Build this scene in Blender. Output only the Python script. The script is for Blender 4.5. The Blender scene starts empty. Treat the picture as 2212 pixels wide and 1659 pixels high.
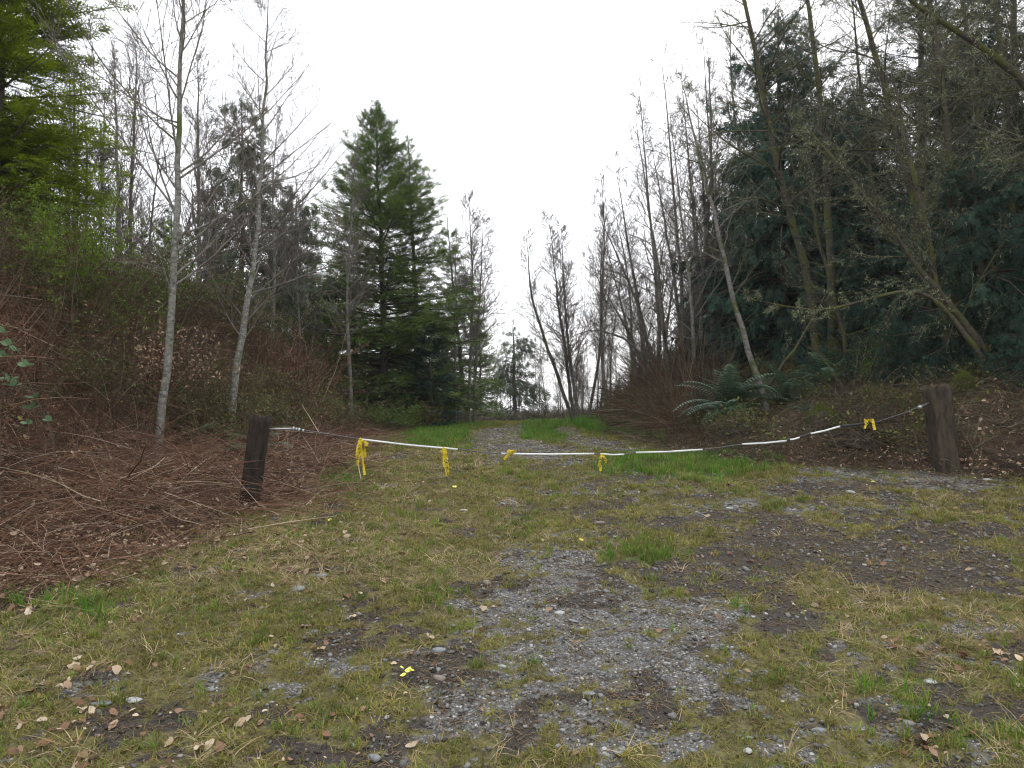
import bpy, math, random
import numpy as np
from mathutils import Vector, Matrix

rng = np.random.default_rng(11)
random.seed(5)
scene = bpy.context.scene
col = scene.collection

# ------------------------------------------------------------------ camera
EYE = 1.6
F = 1640.0                     # focal length in units of a 2212 px wide photograph
TH = math.atan(55.0 / F)       # slight upward pitch
cam_d = bpy.data.cameras.new("camera")
cam_d.sensor_width = 36.0
cam_d.lens = F / 2212.0 * 36.0
cam_d.clip_start = 0.05
cam_d.clip_end = 3000
cam = bpy.data.objects.new("camera", cam_d)
col.objects.link(cam)
cam.location = (0, 0, EYE)
cam.rotation_euler = (math.pi / 2 + TH, 0, 0)
scene.camera = cam

# ------------------------------------------------------------------ world, sun, exposure
SKY_K = 0.12
w = bpy.data.worlds.new("World")
scene.world = w
w.use_nodes = True
nt = w.node_tree
nt.nodes.clear()
out = nt.nodes.new("ShaderNodeOutputWorld")
bg = nt.nodes.new("ShaderNodeBackground")
bg.inputs[1].default_value = SKY_K
sky = nt.nodes.new("ShaderNodeTexSky")
sky.sky_type = 'NISHITA'
sky.sun_disc = False
sky.sun_elevation = math.radians(48)
sky.sun_rotation = math.radians(20)
sky.altitude = 50
sky.dust_density = 3.0
mixw = nt.nodes.new("ShaderNodeMix")
mixw.data_type = 'RGBA'
mixw.inputs[0].default_value = 0.88
mixw.inputs[7].default_value = (9.45, 9.55, 9.85, 1)      # cloud deck
nt.links.new(sky.outputs[0], mixw.inputs[6])
nt.links.new(mixw.outputs[2], bg.inputs[0])
nt.links.new(bg.outputs[0], out.inputs[0])

sun_d = bpy.data.lights.new("sun", 'SUN')
sun_d.energy = 0.5
sun_d.angle = math.radians(40)
sun_d.color = (1.0, 0.97, 0.92)
sun = bpy.data.objects.new("sun", sun_d)
col.objects.link(sun)
sun.rotation_euler = (math.radians(42), 0, math.radians(180 - 20))

scene.view_settings.view_transform = 'Standard'
scene.view_settings.look = 'None'
scene.view_settings.gamma = 1
scene.view_settings.exposure = 0.70
scene.view_settings.use_curve_mapping = False
scene.render.engine = 'CYCLES'
cy = scene.cycles
cy.max_bounces = 3
cy.diffuse_bounces = 2
cy.glossy_bounces = 2
cy.transmission_bounces = 2
cy.transparent_max_bounces = 4
cy.use_denoising = True
cy.denoiser = 'OPENIMAGEDENOISE'
cy.denoising_input_passes = 'RGB_ALBEDO_NORMAL'
cy.sample_clamp_indirect = 6
cy.pixel_filter_type = 'BLACKMAN_HARRIS'
cy.filter_width = 1.15

# ------------------------------------------------------------------ noise + terrain functions
def _hash(ix, iy, s):
    h = (ix.astype(np.int64) * 374761393 + iy.astype(np.int64) * 668265263 + s * 1442695041) & 0xFFFFFFFF
    h = ((h ^ (h >> 13)) * 1274126177) & 0xFFFFFFFF
    h = h ^ (h >> 16)
    return (h & 0xFFFF) / 65535.0

def vnoise(x, y, s=0):
    x = np.asarray(x, float); y = np.asarray(y, float)
    ix = np.floor(x); iy = np.floor(y)
    fx = x - ix; fy = y - iy
    fx = fx * fx * (3 - 2 * fx); fy = fy * fy * (3 - 2 * fy)
    ix = ix.astype(np.int64); iy = iy.astype(np.int64)
    a = _hash(ix, iy, s); b = _hash(ix + 1, iy, s); c = _hash(ix, iy + 1, s); d = _hash(ix + 1, iy + 1, s)
    return (a * (1 - fx) + b * fx) * (1 - fy) + (c * (1 - fx) + d * fx) * fy

def fbm(x, y, s=0, o=4):
    t = 0; a = 0.5; n = 0
    for i in range(o):
        t = t + a * vnoise(x * 2 ** i + 17.3 * i, y * 2 ** i - 9.1 * i, s + i)
        n += a; a *= 0.5
    return t / n          # 0..1, mean 0.5

def sstep(a, b, x):
    t = np.clip((x - a) / (b - a), 0, 1)
    return t * t * (3 - 2 * t)

LY = [-4, 0, 3, 4.6, 5.6, 7, 8.2, 12, 20, 27, 40, 400]
LX = [-8.5, -7.0, -5.2, -3.1, -2.5, -2.05, -2.0, -2.7, -3.5, -4.8, -7.5, -60]
RY = [-4, 0, 7.3, 8.4, 9.2, 10.2, 13, 17, 27, 40, 400]
RX = [8.5, 7.6, 6.9, 5.7, 4.3, 2.9, 2.5, 2.5, 3.2, 6.5, 60]

def bankL(x, y):
    return np.interp(y, LY, LX) - x

def bankR(x, y):
    return x - np.interp(y, RY, RX)

def toe(y):
    """how far behind the brush edge the steep face of the left bank starts"""
    return np.interp(y, [3, 6, 9.5, 14, 20], [1.6, 1.75, 1.85, 1.0, 0.5])

def H(x, y):
    x = np.asarray(x, float); y = np.asarray(y, float)
    p = np.interp(y, [-6, 0, 7.5, 9, 11, 14, 22, 34, 42, 60, 400],
                  [-0.6, 0.0, 0.75, 0.87, 0.93, 0.97, 1.02, 1.06, 0.9, 0.6, 0.0])
    sL = bankL(x, y)
    hl = np.interp(y, [-4, 2, 6, 14, 20, 26, 45, 60], [1.3, 1.8, 2.1, 2.0, 1.4, 0.8, 0.5, 0.3])
    p = p + 0.14 * sstep(0, 1.3, sL) + (hl + 0.15) * sstep(0.0, 2.3, sL - toe(y))
    sR = bankR(x, y)
    p = p + 0.30 * sstep(0, 1.0, sR) + 0.75 * sstep(0.5, 4.0, sR) + 0.6 * sstep(4, 12, sR)
    rough = np.clip(np.maximum(sL, sR) * 1.5, 0, 1)
    fade = np.clip(1.5 - y / 40, 0.3, 1)
    p = p + (fbm(x * 0.9, y * 0.9, 3, 3) - 0.5) * (0.10 + 0.30 * rough) * fade
    p = p + (fbm(x * 5.0, y * 5.0, 9, 3) - 0.5) * (0.055 + 0.10 * rough)
    return p

def ray(px, py):
    xc = (px - 1106.0) / F; yc = (829.5 - py) / F
    return np.array([xc, math.cos(TH) - yc * math.sin(TH), math.sin(TH) + yc * math.cos(TH)])

def P(px, py, d):
    r = ray(px, py)
    return np.array([0, 0, EYE]) + r * (d / r[1])

_T = np.concatenate([np.arange(1.5, 20, 0.03), np.arange(20, 120, 0.25)])
def G(px, py):
    r = ray(px, py)
    X = r[0] / r[1] * _T; Z = EYE + r[2] / r[1] * _T
    b = np.nonzero(Z < H(X, _T))[0]
    i = b[0] if len(b) else len(_T) - 1
    return float(X[i]), float(_T[i])

def G3(px, py):
    x, y = G(px, py)
    return np.array([x, y, float(H(x, y))])

def poly(pts):
    return np.array([G(*p) for p in pts])

def pip(x, y, pg):
    r = np.zeros(np.shape(x), bool)
    n = len(pg)
    for i in range(n):
        x0, y0 = pg[i]; x1, y1 = pg[(i + 1) % n]
        c = ((y0 > y) != (y1 > y))
        if y1 != y0:
            r ^= c & (x < (x1 - x0) * (y - y0) / (y1 - y0) + x0)
    return r

GRAVEL = [poly(p) for p in [
    [(820, 1656), (930, 1500), (900, 1400), (1060, 1290), (1085, 1180), (1160, 1150), (1230, 1190), (1340, 1225), (1540, 1340), (1700, 1290), (1745, 1300),
     (1690, 1350), (1540, 1440), (1500, 1500), (1640, 1590), (1870, 1656)],
    [(1640, 1042), (1700, 1012), (1900, 1008), (2212, 985), (2212, 1052), (2060, 1075), (1900, 1085), (1740, 1085)],
    [(1330, 1048), (1400, 1030), (1500, 1050), (1700, 1085), (2212, 1150), (2212, 1195), (1900, 1165), (1600, 1105), (1420, 1062)],
    [(1005, 950), (1020, 935), (1060, 925), (1110, 919), (1150, 919), (1128, 935), (1125, 950), (1200, 968), (1260, 985), (1180, 1000), (1090, 985), (1080, 1040), (1040, 1010), (1050, 975)],
    [(1190, 925), (1225, 922), (1255, 940), (1330, 955), (1360, 972), (1290, 978), (1215, 950)],
    [(1560, 1140), (1700, 1130), (1900, 1180), (1800, 1215), (1640, 1210)],
    [(1450, 1075), (1900, 1110), (2212, 1180), (2212, 1240), (1750, 1175), (1480, 1125)],
    [(700, 1656), (860, 1560), (1400, 1560), (1900, 1656)],
    [(1800, 1620), (1960, 1540), (2080, 1600), (1960, 1656), (1820, 1656)],
]]
LUSH = [poly(p) for p in [
    [(1225, 912), (1290, 905), (1400, 925), (1440, 960), (1360, 945), (1260, 930)],
    [(880, 935), (960, 920), (1060, 918), (1005, 935), (990, 975), (900, 965)],
    [(1130, 920), (1190, 905), (1225, 918), (1200, 930), (1230, 960), (1140, 950)],
    [(1350, 985), (1500, 978), (1680, 995), (1650, 1025), (1500, 1035), (1300, 1030), (1280, 1010)],
    [(0, 1275), (100, 1275), (270, 1290), (230, 1330), (80, 1340), (0, 1330)],
    [(720, 1025), (800, 1010), (790, 1050), (720, 1060)],
    [(1650, 1310), (1730, 1300), (1720, 1370), (1660, 1360)],
    [(1300, 1170), (1450, 1185), (1450, 1230), (1320, 1215)],
    [(1760, 1440), (2000, 1470), (2212, 1560), (2212, 1640), (1900, 1560)],
    [(900, 1290), (1010, 1270), (1000, 1320), (900, 1330)],
]]
STRAW = [poly(p) for p in [
    [(380, 1190), (600, 1100), (760, 1010), (980, 960), (1060, 1040), (1080, 1180), (1040, 1290), (800, 1320), (380, 1290)],
    [(1900, 1060), (2212, 1060), (2212, 1130), (1960, 1110)],
    [(1580, 1230), (1900, 1240), (2212, 1350), (2212, 1500), (1800, 1380)],
    [(1780, 1480), (2212, 1480), (2212, 1656), (1900, 1656)],
]]
MUD = [poly(p) for p in [
    [(1640, 1045), (1980, 1045), (2000, 1080), (1700, 1082)],
    [(1480, 1100), (2212, 1140), (2212, 1330), (1900, 1290), (1500, 1200)],
    [(1080, 1090), (1300, 1090), (1640, 1150), (1300, 1150)],
    [(700, 1560), (1000, 1600), (1000, 1656), (600, 1656)],
    [(880, 1400), (1100, 1360), (1120, 1480), (900, 1500)],
    [(1340, 1240), (1560, 1225), (1560, 1300), (1380, 1290)],
    [(60, 1560), (300, 1530), (520, 1570), (430, 1656), (100, 1656)],
]]

def masks(x, y):
    """gravel, lush, straw, mud, litter weights 0..1 over the ground"""
    far = np.clip(y / 8.0, 0.5, 1.0)
    wx = x + (fbm(x * 2.2, y * 2.2, 21, 4) - 0.5) * 0.8 * far
    wy = y + (fbm(x * 2.2, y * 2.2, 33, 4) - 0.5) * 1.0 * far
    n1 = fbm(x * 2.6, y * 2.6, 44, 4)
    n2 = fbm(x * 6.0, y * 6.0, 51, 3)
    n3 = fbm(x * 15.0, y * 15.0, 57, 3)
    n4 = vnoise(x * 34.0, y * 34.0, 59)
    nn = n1 * 0.32 + n2 * 0.28 + n3 * 0.26 + n4 * 0.14
    def inside(L, rad=0.32):
        m = np.zeros(x.shape)
        for pg in L:
            k = np.zeros(x.shape)
            for j in range(7):
                a = j * 0.8976; rr = rad * far * (0.6 if j % 2 else 1.1) * (j > 0)
                k += pip(wx + rr * np.cos(a), wy + 1.3 * rr * np.sin(a), pg)
            m = np.maximum(m, k / 7)
        return m
    g = inside(GRAVEL)
    farg = sstep(8, 11, y) * 0.08
    right = sstep(-0.6, 0.8, x) * 0.045
    g = np.maximum(sstep(0.0, 0.5, g + (nn - 0.5) * 5.6 - 0.50 + farg * 6), sstep(0.585 - right, 0.64 - right, nn) * 0.85)
    lush = inside(LUSH) * (0.4 + 0.6 * n2 * 1.6) + sstep(0.62, 0.72, fbm(x * 1.4, y * 1.4, 71, 3)) * 0.35
    straw = inside(STRAW) * (0.35 + n1) + sstep(0.5, 0.7, fbm(x * 1.7, y * 1.7, 81, 3)) * 0.35
    m5 = fbm(x * 3.1, y * 3.1, 91, 4) * 0.7 + n3 * 0.3
    mud = np.maximum(sstep(0.1, 0.5, inside(MUD) + (nn - 0.5) * 3.2 - 0.35), sstep(0.585 - right, 0.64 - right, m5))
    sL = bankL(wx, wy) if False else bankL(x, y) + (n1 - 0.5) * 0.9
    sR = bankR(x, y) + (n1 - 0.5) * 0.9
    lit = np.maximum(sstep(-0.25, 0.35, sL), sstep(-0.35, 0.25, sR))
    near_left = np.clip((-0.3 - x) / 2.5, 0, 1) * np.clip((9 - y) / 4, 0, 1)
    c = 1 - lit
    return g * c, np.clip(lush, 0, 1) * c, np.clip(straw, 0, 1) * c, np.clip(mud, 0, 1) * c, lit, near_left * c

# ------------------------------------------------------------------ mesh helpers
class Geo:
    def __init__(self):
        self.v = []; self.q = []; self.t = []; self.n = 0
    def add(self, v, q=None, t=None):
        v = np.asarray(v, float).reshape(-1, 3)
        self.v.append(v)
        if q is not None and len(q): self.q.append(np.asarray(q, np.int64) + self.n)
        if t is not None and len(t): self.t.append(np.asarray(t, np.int64) + self.n)
        self.n += len(v)
        return self
    def tubes(self, paths, radii, sides=3, caps=False):
        """paths (N,K,3), radii (N,K)"""
        paths = np.asarray(paths, float); radii = np.asarray(radii, float)
        if paths.ndim == 2: paths = paths[None]; radii = radii[None]
        N, K, _ = paths.shape
        if N == 0: return self
        t = np.empty_like(paths)
        t[:, 1:-1] = paths[:, 2:] - paths[:, :-2]
        t[:, 0] = paths[:, 1] - paths[:, 0]
        t[:, -1] = paths[:, -1] - paths[:, -2]
        t /= np.linalg.norm(t, axis=2, keepdims=True) + 1e-9
        ax = paths[:, -1] - paths[:, 0]
        ax /= np.linalg.norm(ax, axis=1, keepdims=True) + 1e-9
        ref = np.tile(np.array([0.31, 0.22, 0.92]), (N, 1))
        bad = np.abs((ax * ref).sum(1)) > 0.8
        ref[bad] = np.array([0.94, 0.33, 0.05])
        u = np.cross(t, ref[:, None, :]); u /= np.linalg.norm(u, axis=2, keepdims=True) + 1e-9
        b = np.cross(t, u)
        a = np.arange(sides) * 2 * np.pi / sides
        V = paths[:, :, None, :] + radii[:, :, None, None] * (u[:, :, None, :] * np.cos(a)[None, None, :, None] + b[:, :, None, :] * np.sin(a)[None, None, :, None])
        idx = np.arange(N * K * sides).reshape(N, K, sides)
        A = idx[:, :-1, :]; B = np.roll(idx, -1, axis=2)[:, :-1, :]
        C = np.roll(idx, -1, axis=2)[:, 1:, :]; D = idx[:, 1:, :]
        Q = np.stack([A, B, C, D], -1).reshape(-1, 4)
        T = None
        if caps:
            T = []
            for i in range(1, sides - 1):
                T.append(np.stack([idx[:, -1, 0], idx[:, -1, i], idx[:, -1, i + 1]], -1))
                T.append(np.stack([idx[:, 0, 0], idx[:, 0, i + 1], idx[:, 0, i]], -1))
            T = np.concatenate(T)
        return self.add(V.reshape(-1, 3), Q, T)
    def stamp(self, tv, tq, tt, pos, R, s):
        """copy a template: pos (N,3), R (N,3,3), s (N,) or (N,3)"""
        N = len(pos)
        if N == 0: return self
        s = np.asarray(s, float)
        if s.ndim == 1: s = np.repeat(s[:, None], 3, 1)
        tv = np.asarray(tv, float)
        V = np.einsum('nij,nkj->nki', R, tv[None] * s[:, None, :]) + pos[:, None, :]
        off = (np.arange(N) * len(tv))[:, None, None]
        q = (np.asarray(tq)[None] + off).reshape(-1, 4) if tq is not None and len(tq) else None
        t = (np.asarray(tt)[None] + off).reshape(-1, 3) if tt is not None and len(tt) else None
        return self.add(V.reshape(-1, 3), q, t)
    def mesh(self, name, mat, smooth=False):
        m = bpy.data.meshes.new(name)
        V = np.concatenate(self.v) if self.v else np.zeros((0, 3))
        Q = np.concatenate(self.q) if self.q else np.zeros((0, 4), np.int64)
        T = np.concatenate(self.t) if self.t else np.zeros((0, 3), np.int64)
        m.vertices.add(len(V)); m.vertices.foreach_set("co", V.astype(np.float32).ravel())
        m.loops.add(len(Q) * 4 + len(T) * 3)
        m.loops.foreach_set("vertex_index", np.concatenate([Q.ravel(), T.ravel()]).astype(np.int32))
        m.polygons.add(len(Q) + len(T))
        st = np.concatenate([np.arange(len(Q)) * 4, len(Q) * 4 + np.arange(len(T)) * 3]).astype(np.int32)
        m.polygons.foreach_set("loop_start", st)
        if smooth: m.polygons.foreach_set("use_smooth", np.ones(len(Q) + len(T), bool))
        m.update(calc_edges=True)
        if mat is not None: m.materials.append(mat)
        return m

def obj(name, mesh, parent=None, link=True):
    o = bpy.data.objects.new(name, mesh)
    if link: col.objects.link(o)
    if parent is not None: o.parent = parent
    return o

def tag(o, label=None, cat=None, group=None, kind=None):
    if label: o["label"] = label
    if cat: o["category"] = cat
    if group: o["group"] = group
    if kind: o["kind"] = kind
    return o

def thing(name, label, cat, loc, group=None):
    o = bpy.data.objects.new(name, None)
    o.empty_display_size = 0.2
    col.objects.link(o)
    o.location = loc
    return tag(o, label, cat, group)

def copy_thing(src, loc, rotz=0, scale=1.0, tilt=(0, 0), label=None, group=None, sz=None):
    r = src.copy(); col.objects.link(r)
    r.location = loc
    r.rotation_euler = (tilt[0], tilt[1], rotz)
    r.scale = (scale, scale, sz or scale)
    if label: r["label"] = label
    if group: r["group"] = group
    for ch in src.children:
        c = ch.copy(); col.objects.link(c); c.parent = r
    return r

def norm(v):
    return v / (np.linalg.norm(v, axis=-1, keepdims=True) + 1e-9)

def frames(z, spin):
    """rotation matrices whose local x axis is z-dir given, spun about it"""
    x = norm(z)
    ref = np.tile(np.array([0., 0., 1.]), (len(x), 1))
    bad = np.abs(x[:, 2]) > 0.97
    ref[bad] = np.array([0., 1., 0.])
    y = norm(np.cross(ref, x)); zz = np.cross(x, y)
    c = np.cos(spin)[:, None]; s = np.sin(spin)[:, None]
    y2 = y * c + zz * s; z2 = -y * s + zz * c
    return np.stack([x, y2, z2], -1)

# ------------------------------------------------------------------ materials
def newmat(name):
    m = bpy.data.materials.new(name); m.use_nodes = True
    n = m.node_tree; n.nodes.clear()
    return m, n

class NB:
    def __init__(self, nt): self.nt = nt
    def n(self, t, **k):
        o = self.nt.nodes.new(t)
        for a, b in k.items(): setattr(o, a, b)
        return o
    def l(self, a, b): self.nt.links.new(a, b)
    def noise(self, vec, scale, detail=3, rough=0.6, dist=0):
        o = self.n("ShaderNodeTexNoise"); o.inputs["Scale"].default_value = scale
        o.inputs["Detail"].default_value = detail; o.inputs["Roughness"].default_value = rough
        o.inputs["Distortion"].default_value = dist
        if vec is not None: self.l(vec, o.inputs["Vector"])
        return o.outputs["Fac"]
    def ramp(self, fac, stops, const=False):
        o = self.n("ShaderNodeValToRGB")
        cr = o.color_ramp
        if const: cr.interpolation = 'CONSTANT'
        while len(cr.elements) < len(stops): cr.elements.new(0.5)
        for e, (p, c) in zip(cr.elements, stops):
            e.position = p; e.color = (*c, 1) if len(c) == 3 else c
        self.l(fac, o.inputs[0]); return o.outputs[0]
    def mix(self, fac, a, b, mode='MIX'):
        o = self.n("ShaderNodeMix", data_type='RGBA', blend_type=mode)
        for i, v in ((0, fac), (6, a), (7, b)):
            if hasattr(v, "is_output"): self.l(v, o.inputs[i])
            elif i == 0: o.inputs[0].default_value = v
            else: o.inputs[i].default_value = (*v, 1)
        return o.outputs[2]
    def math(self, op, a, b=None, clamp=False):
        o = self.n("ShaderNodeMath", operation=op); o.use_clamp = clamp
        for i, v in ((0, a), (1, b)):
            if v is None: continue
            if hasattr(v, "is_output"): self.l(v, o.inputs[i])
            else: o.inputs[i].default_value = v
        return o.outputs[0]
    def map(self, v, a, b, c=0, d=1):
        o = self.n("ShaderNodeMapRange"); o.inputs[1].default_value = a; o.inputs[2].default_value = b
        o.inputs[3].default_value = c; o.inputs[4].default_value = d
        self.l(v, o.inputs[0]); return o.outputs[0]

def stops(cols):
    return [(i / max(1, len(cols) - 1) * 0.999, c) for i, c in enumerate(cols)]

def veg_mat(name, cols, rough=0.7, transl=0.0, by='island', nscale=1.2, namp=0.35, spec=0.25, objrand=0.0):
    """plants: one colour from cols per piece, slow variation in space"""
    m, n = newmat(name); b = NB(n)
    if by == 'island':
        r = b.n("ShaderNodeNewGeometry").outputs["Random Per Island"]
    else:
        r = b.n("ShaderNodeObjectInfo").outputs["Random"]
    c = b.ramp(r, stops(cols))
    tc = b.n("ShaderNodeNewGeometry")
    nz = b.noise(tc.outputs["Position"], nscale, 3)
    f = b.map(nz, 0.3, 0.7, 1 - namp, 1 + namp)
    if objrand:
        oi = b.n("ShaderNodeObjectInfo")
        f = b.math('MULTIPLY', f, b.map(oi.outputs["Random"], 0, 1, 1 - objrand, 1 + objrand))
    hs = b.n("ShaderNodeHueSaturation"); b.l(c, hs.inputs["Color"]); b.l(f, hs.inputs["Value"])
    c = hs.outputs[0]
    p = b.n("ShaderNodeBsdfPrincipled"); b.l(c, p.inputs["Base Color"])
    p.inputs["Roughness"].default_value = rough
    p.inputs["Specular IOR Level"].default_value = spec
    o = b.n("ShaderNodeOutputMaterial")
    if transl > 0:
        t = b.n("ShaderNodeBsdfTranslucent"); b.l(c, t.inputs[0])
        mx = b.n("ShaderNodeMixShader"); mx.inputs[0].default_value = transl
        b.l(p.outputs[0], mx.inputs[1]); b.l(t.outputs[0], mx.inputs[2]); b.l(mx.outputs[0], o.inputs[0])
    else:
        b.l(p.outputs[0], o.inputs[0])
    return m

def bark_mat(name, light, dark, moss=None, moss_amt=0.5, scale=9, bands=True, lichen=None, obj_rand=True):
    m, n = newmat(name); b = NB(n)
    tc = b.n("ShaderNodeTexCoord").outputs["Object"]
    g = b.n("ShaderNodeNewGeometry")
    mp = b.n("ShaderNodeMapping"); b.l(tc, mp.inputs[0]); mp.inputs["Scale"].default_value = (1, 1, 2.6 if bands else 0.35)
    n1 = b.noise(mp.outputs[0], scale, 5, 0.7)
    c = b.ramp(n1, [(0.32, dark), (0.52, light), (0.72, tuple(min(1, x * 1.25) for x in light))])
    if lichen:
        n3 = b.noise(tc, scale * 1.7, 3, 0.6)
        c = b.mix(b.map(n3, 0.52, 0.60), c, lichen)
    if moss:
        n2 = b.noise(tc, 2.3, 4, 0.65)
        f = b.map(n2, 0.62 - moss_amt * 0.35, 0.72 - moss_amt * 0.3)
        c = b.mix(f, c, moss)
    if obj_rand:
        oi = b.n("ShaderNodeObjectInfo")
        hs = b.n("ShaderNodeHueSaturation"); b.l(c, hs.inputs["Color"])
        b.l(b.map(oi.outputs["Random"], 0, 1, 0.75, 1.2), hs.inputs["Value"]); c = hs.outputs[0]
    p = b.n("ShaderNodeBsdfPrincipled"); b.l(c, p.inputs["Base Color"]); p.inputs["Roughness"].default_value = 0.85
    p.inputs["Specular IOR Level"].default_value = 0.2
    bm = b.n("ShaderNodeBump"); bm.inputs["Strength"].default_value = 0.5; bm.inputs["Distance"].default_value = 0.01
    b.l(n1, bm.inputs["Height"]); b.l(bm.outputs[0], p.inputs["Normal"])
    o = b.n("ShaderNodeOutputMaterial"); b.l(p.outputs[0], o.inputs[0])
    return m

def plain_mat(name, c, rough=0.5, spec=0.5, metal=0, var=0.12, nscale=30):
    m, n = newmat(name); b = NB(n)
    g = b.n("ShaderNodeTexCoord").outputs["Object"]
    nz = b.noise(g, nscale, 4)
    cc = b.mix(b.map(nz, 0.3, 0.7), tuple(x * (1 - var) for x in c), tuple(min(1, x * (1 + var)) for x in c))
    p = b.n("ShaderNodeBsdfPrincipled"); b.l(cc, p.inputs["Base Color"])
    p.inputs["Roughness"].default_value = rough; p.inputs["Specular IOR Level"].default_value = spec
    p.inputs["Metallic"].default_value = metal
    o = b.n("ShaderNodeOutputMaterial"); b.l(p.outputs[0], o.inputs[0])
    return m

M = {}
M['fir'] = veg_mat("fir_needles", [(0.05, 0.1, 0.035), (0.1, 0.165, 0.03), (0.16, 0.21, 0.025), (0.07, 0.13, 0.04), (0.125, 0.18, 0.035)], 0.6, 0.25, nscale=0.55, namp=0.45)
M['fir_near'] = veg_mat("bright_fir_needles", [(0.09, 0.14, 0.012), (0.16, 0.22, 0.012), (0.22, 0.27, 0.015), (0.12, 0.18, 0.015)], 0.6, 0.42, nscale=0.9, namp=0.4)
M['cedar'] = veg_mat("cedar_fronds", [(0.014, 0.034, 0.028), (0.026, 0.056, 0.044), (0.042, 0.08, 0.058), (0.05, 0.085, 0.04)], 0.65, 0.12, nscale=0.6, namp=0.45, spec=0.12)
M['cedar_dry'] = veg_mat("dull_cedar_fronds", [(0.0391, 0.0663, 0.0331), (0.0663, 0.0944, 0.0493), (0.0944, 0.1054, 0.0663), (0.0553, 0.0884, 0.0553)], 0.7, 0.2, nscale=0.8, namp=0.4)
M['bark_pale'] = bark_mat("pale_alder_bark", (0.20, 0.19, 0.165), (0.055, 0.05, 0.045), moss=(0.09, 0.11, 0.035), moss_amt=0.25, scale=14, lichen=(0.27, 0.275, 0.24))
M['bark_grey'] = bark_mat("grey_alder_bark", (0.17, 0.155, 0.14), (0.06, 0.053, 0.05), moss=(0.07, 0.08, 0.03), moss_amt=0.3, scale=10)
M['bark_moss'] = bark_mat("mossy_bark", (0.065, 0.056, 0.042), (0.02, 0.017, 0.014), moss=(0.07, 0.075, 0.02), moss_amt=0.42, scale=9)
M['bark_dark'] = bark_mat("dark_conifer_bark", (0.085, 0.065, 0.055), (0.03, 0.024, 0.02), moss=(0.05, 0.06, 0.02), moss_amt=0.2, scale=6, bands=False)
M['twig'] = veg_mat("alder_twigs", [(0.085, 0.065, 0.06), (0.13, 0.105, 0.09), (0.17, 0.15, 0.125)], 0.8, nscale=0.8)
M['twig_moss'] = veg_mat("lichen_twigs", [(0.0544, 0.0512, 0.0328), (0.0896, 0.0896, 0.0512), (0.1264, 0.1288, 0.0840), (0.0600, 0.0512, 0.0392)], 0.85, nscale=0.9)
M['lichen'] = veg_mat("beard_lichen", [(0.26, 0.29, 0.16), (0.18, 0.2, 0.08), (0.34, 0.36, 0.25)], 0.9, 0.2, nscale=1.5)
M['moss'] = veg_mat("moss", [(0.09, 0.12, 0.015), (0.13, 0.16, 0.02), (0.07, 0.085, 0.02)], 0.95, 0.1, nscale=6)
M['cane'] = veg_mat("dead_canes", [(0.075, 0.03, 0.016), (0.14, 0.065, 0.038), (0.04, 0.02, 0.012), (0.22, 0.13, 0.08), (0.1, 0.045, 0.026), (0.18, 0.09, 0.052), (0.46, 0.37, 0.27)], 0.75, nscale=1.0)
M['cane_dark'] = veg_mat("brown_stems", [(0.035, 0.026, 0.015), (0.065, 0.05, 0.03), (0.09, 0.075, 0.045), (0.15, 0.125, 0.09), (0.045, 0.048, 0.018), (0.08, 0.04, 0.022)], 0.8, nscale=0.8)
M['litter'] = veg_mat("dead_leaves", [(0.13, 0.06, 0.032), (0.2, 0.11, 0.062), (0.29, 0.19, 0.12), (0.17, 0.085, 0.05), (0.44, 0.33, 0.22), (0.52, 0.43, 0.32)], 0.75, 0.1, by='obj', nscale=2)
M['leaf_green'] = veg_mat("shrub_leaves", [(0.07, 0.13, 0.015), (0.11, 0.19, 0.02), (0.05, 0.10, 0.02), (0.13, 0.17, 0.02)], 0.55, 0.4, nscale=2)
M['leaf_lime'] = veg_mat("lime_shrub_leaves", [(0.12, 0.2, 0.015), (0.16, 0.25, 0.02), (0.12, 0.18, 0.02)], 0.55, 0.45, nscale=2)
M['leaf_olive'] = veg_mat("olive_shrub_leaves", [(0.055, 0.075, 0.02), (0.09, 0.11, 0.03), (0.12, 0.10, 0.04), (0.16, 0.10, 0.05)], 0.6, 0.3, nscale=2)
M['leaf_glaucous'] = veg_mat("bramble_leaves", [(0.20, 0.28, 0.20), (0.10, 0.17, 0.07), (0.26, 0.34, 0.27)], 0.45, 0.3, nscale=3)
M['fern'] = veg_mat("sword_fern", [(0.035, 0.08, 0.042), (0.055, 0.12, 0.065), (0.085, 0.155, 0.085)], 0.5, 0.3, nscale=3, spec=0.5)
M['fern_y'] = veg_mat("lady_fern", [(0.07, 0.12, 0.03), (0.10, 0.15, 0.04), (0.15, 0.15, 0.06)], 0.55, 0.3, nscale=3)
M['grass'] = veg_mat("green_grass", [(0.11, 0.18, 0.022), (0.155, 0.235, 0.03), (0.09, 0.16, 0.025), (0.21, 0.25, 0.055), (0.26, 0.25, 0.08)], 0.6, 0.35, nscale=3, objrand=0.25)
M['grass_lush'] = veg_mat("lush_grass", [(0.069, 0.184, 0.017), (0.103, 0.241, 0.023), (0.127, 0.253, 0.029), (0.057, 0.149, 0.029)], 0.55, 0.4, nscale=3, objrand=0.2)
M['ivy'] = veg_mat("bank_leaves", [(0.05, 0.075, 0.014), (0.085, 0.12, 0.022), (0.12, 0.15, 0.03), (0.12, 0.075, 0.035), (0.17, 0.19, 0.04)], 0.6, 0.25, nscale=1.3, namp=0.5)
M['grass_olive'] = veg_mat("moss_and_short_grass", [(0.15, 0.155, 0.022), (0.2, 0.2, 0.035), (0.17, 0.14, 0.04), (0.27, 0.235, 0.085), (0.3, 0.23, 0.11)], 0.75, 0.25, nscale=2.5, objrand=0.3)
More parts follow.
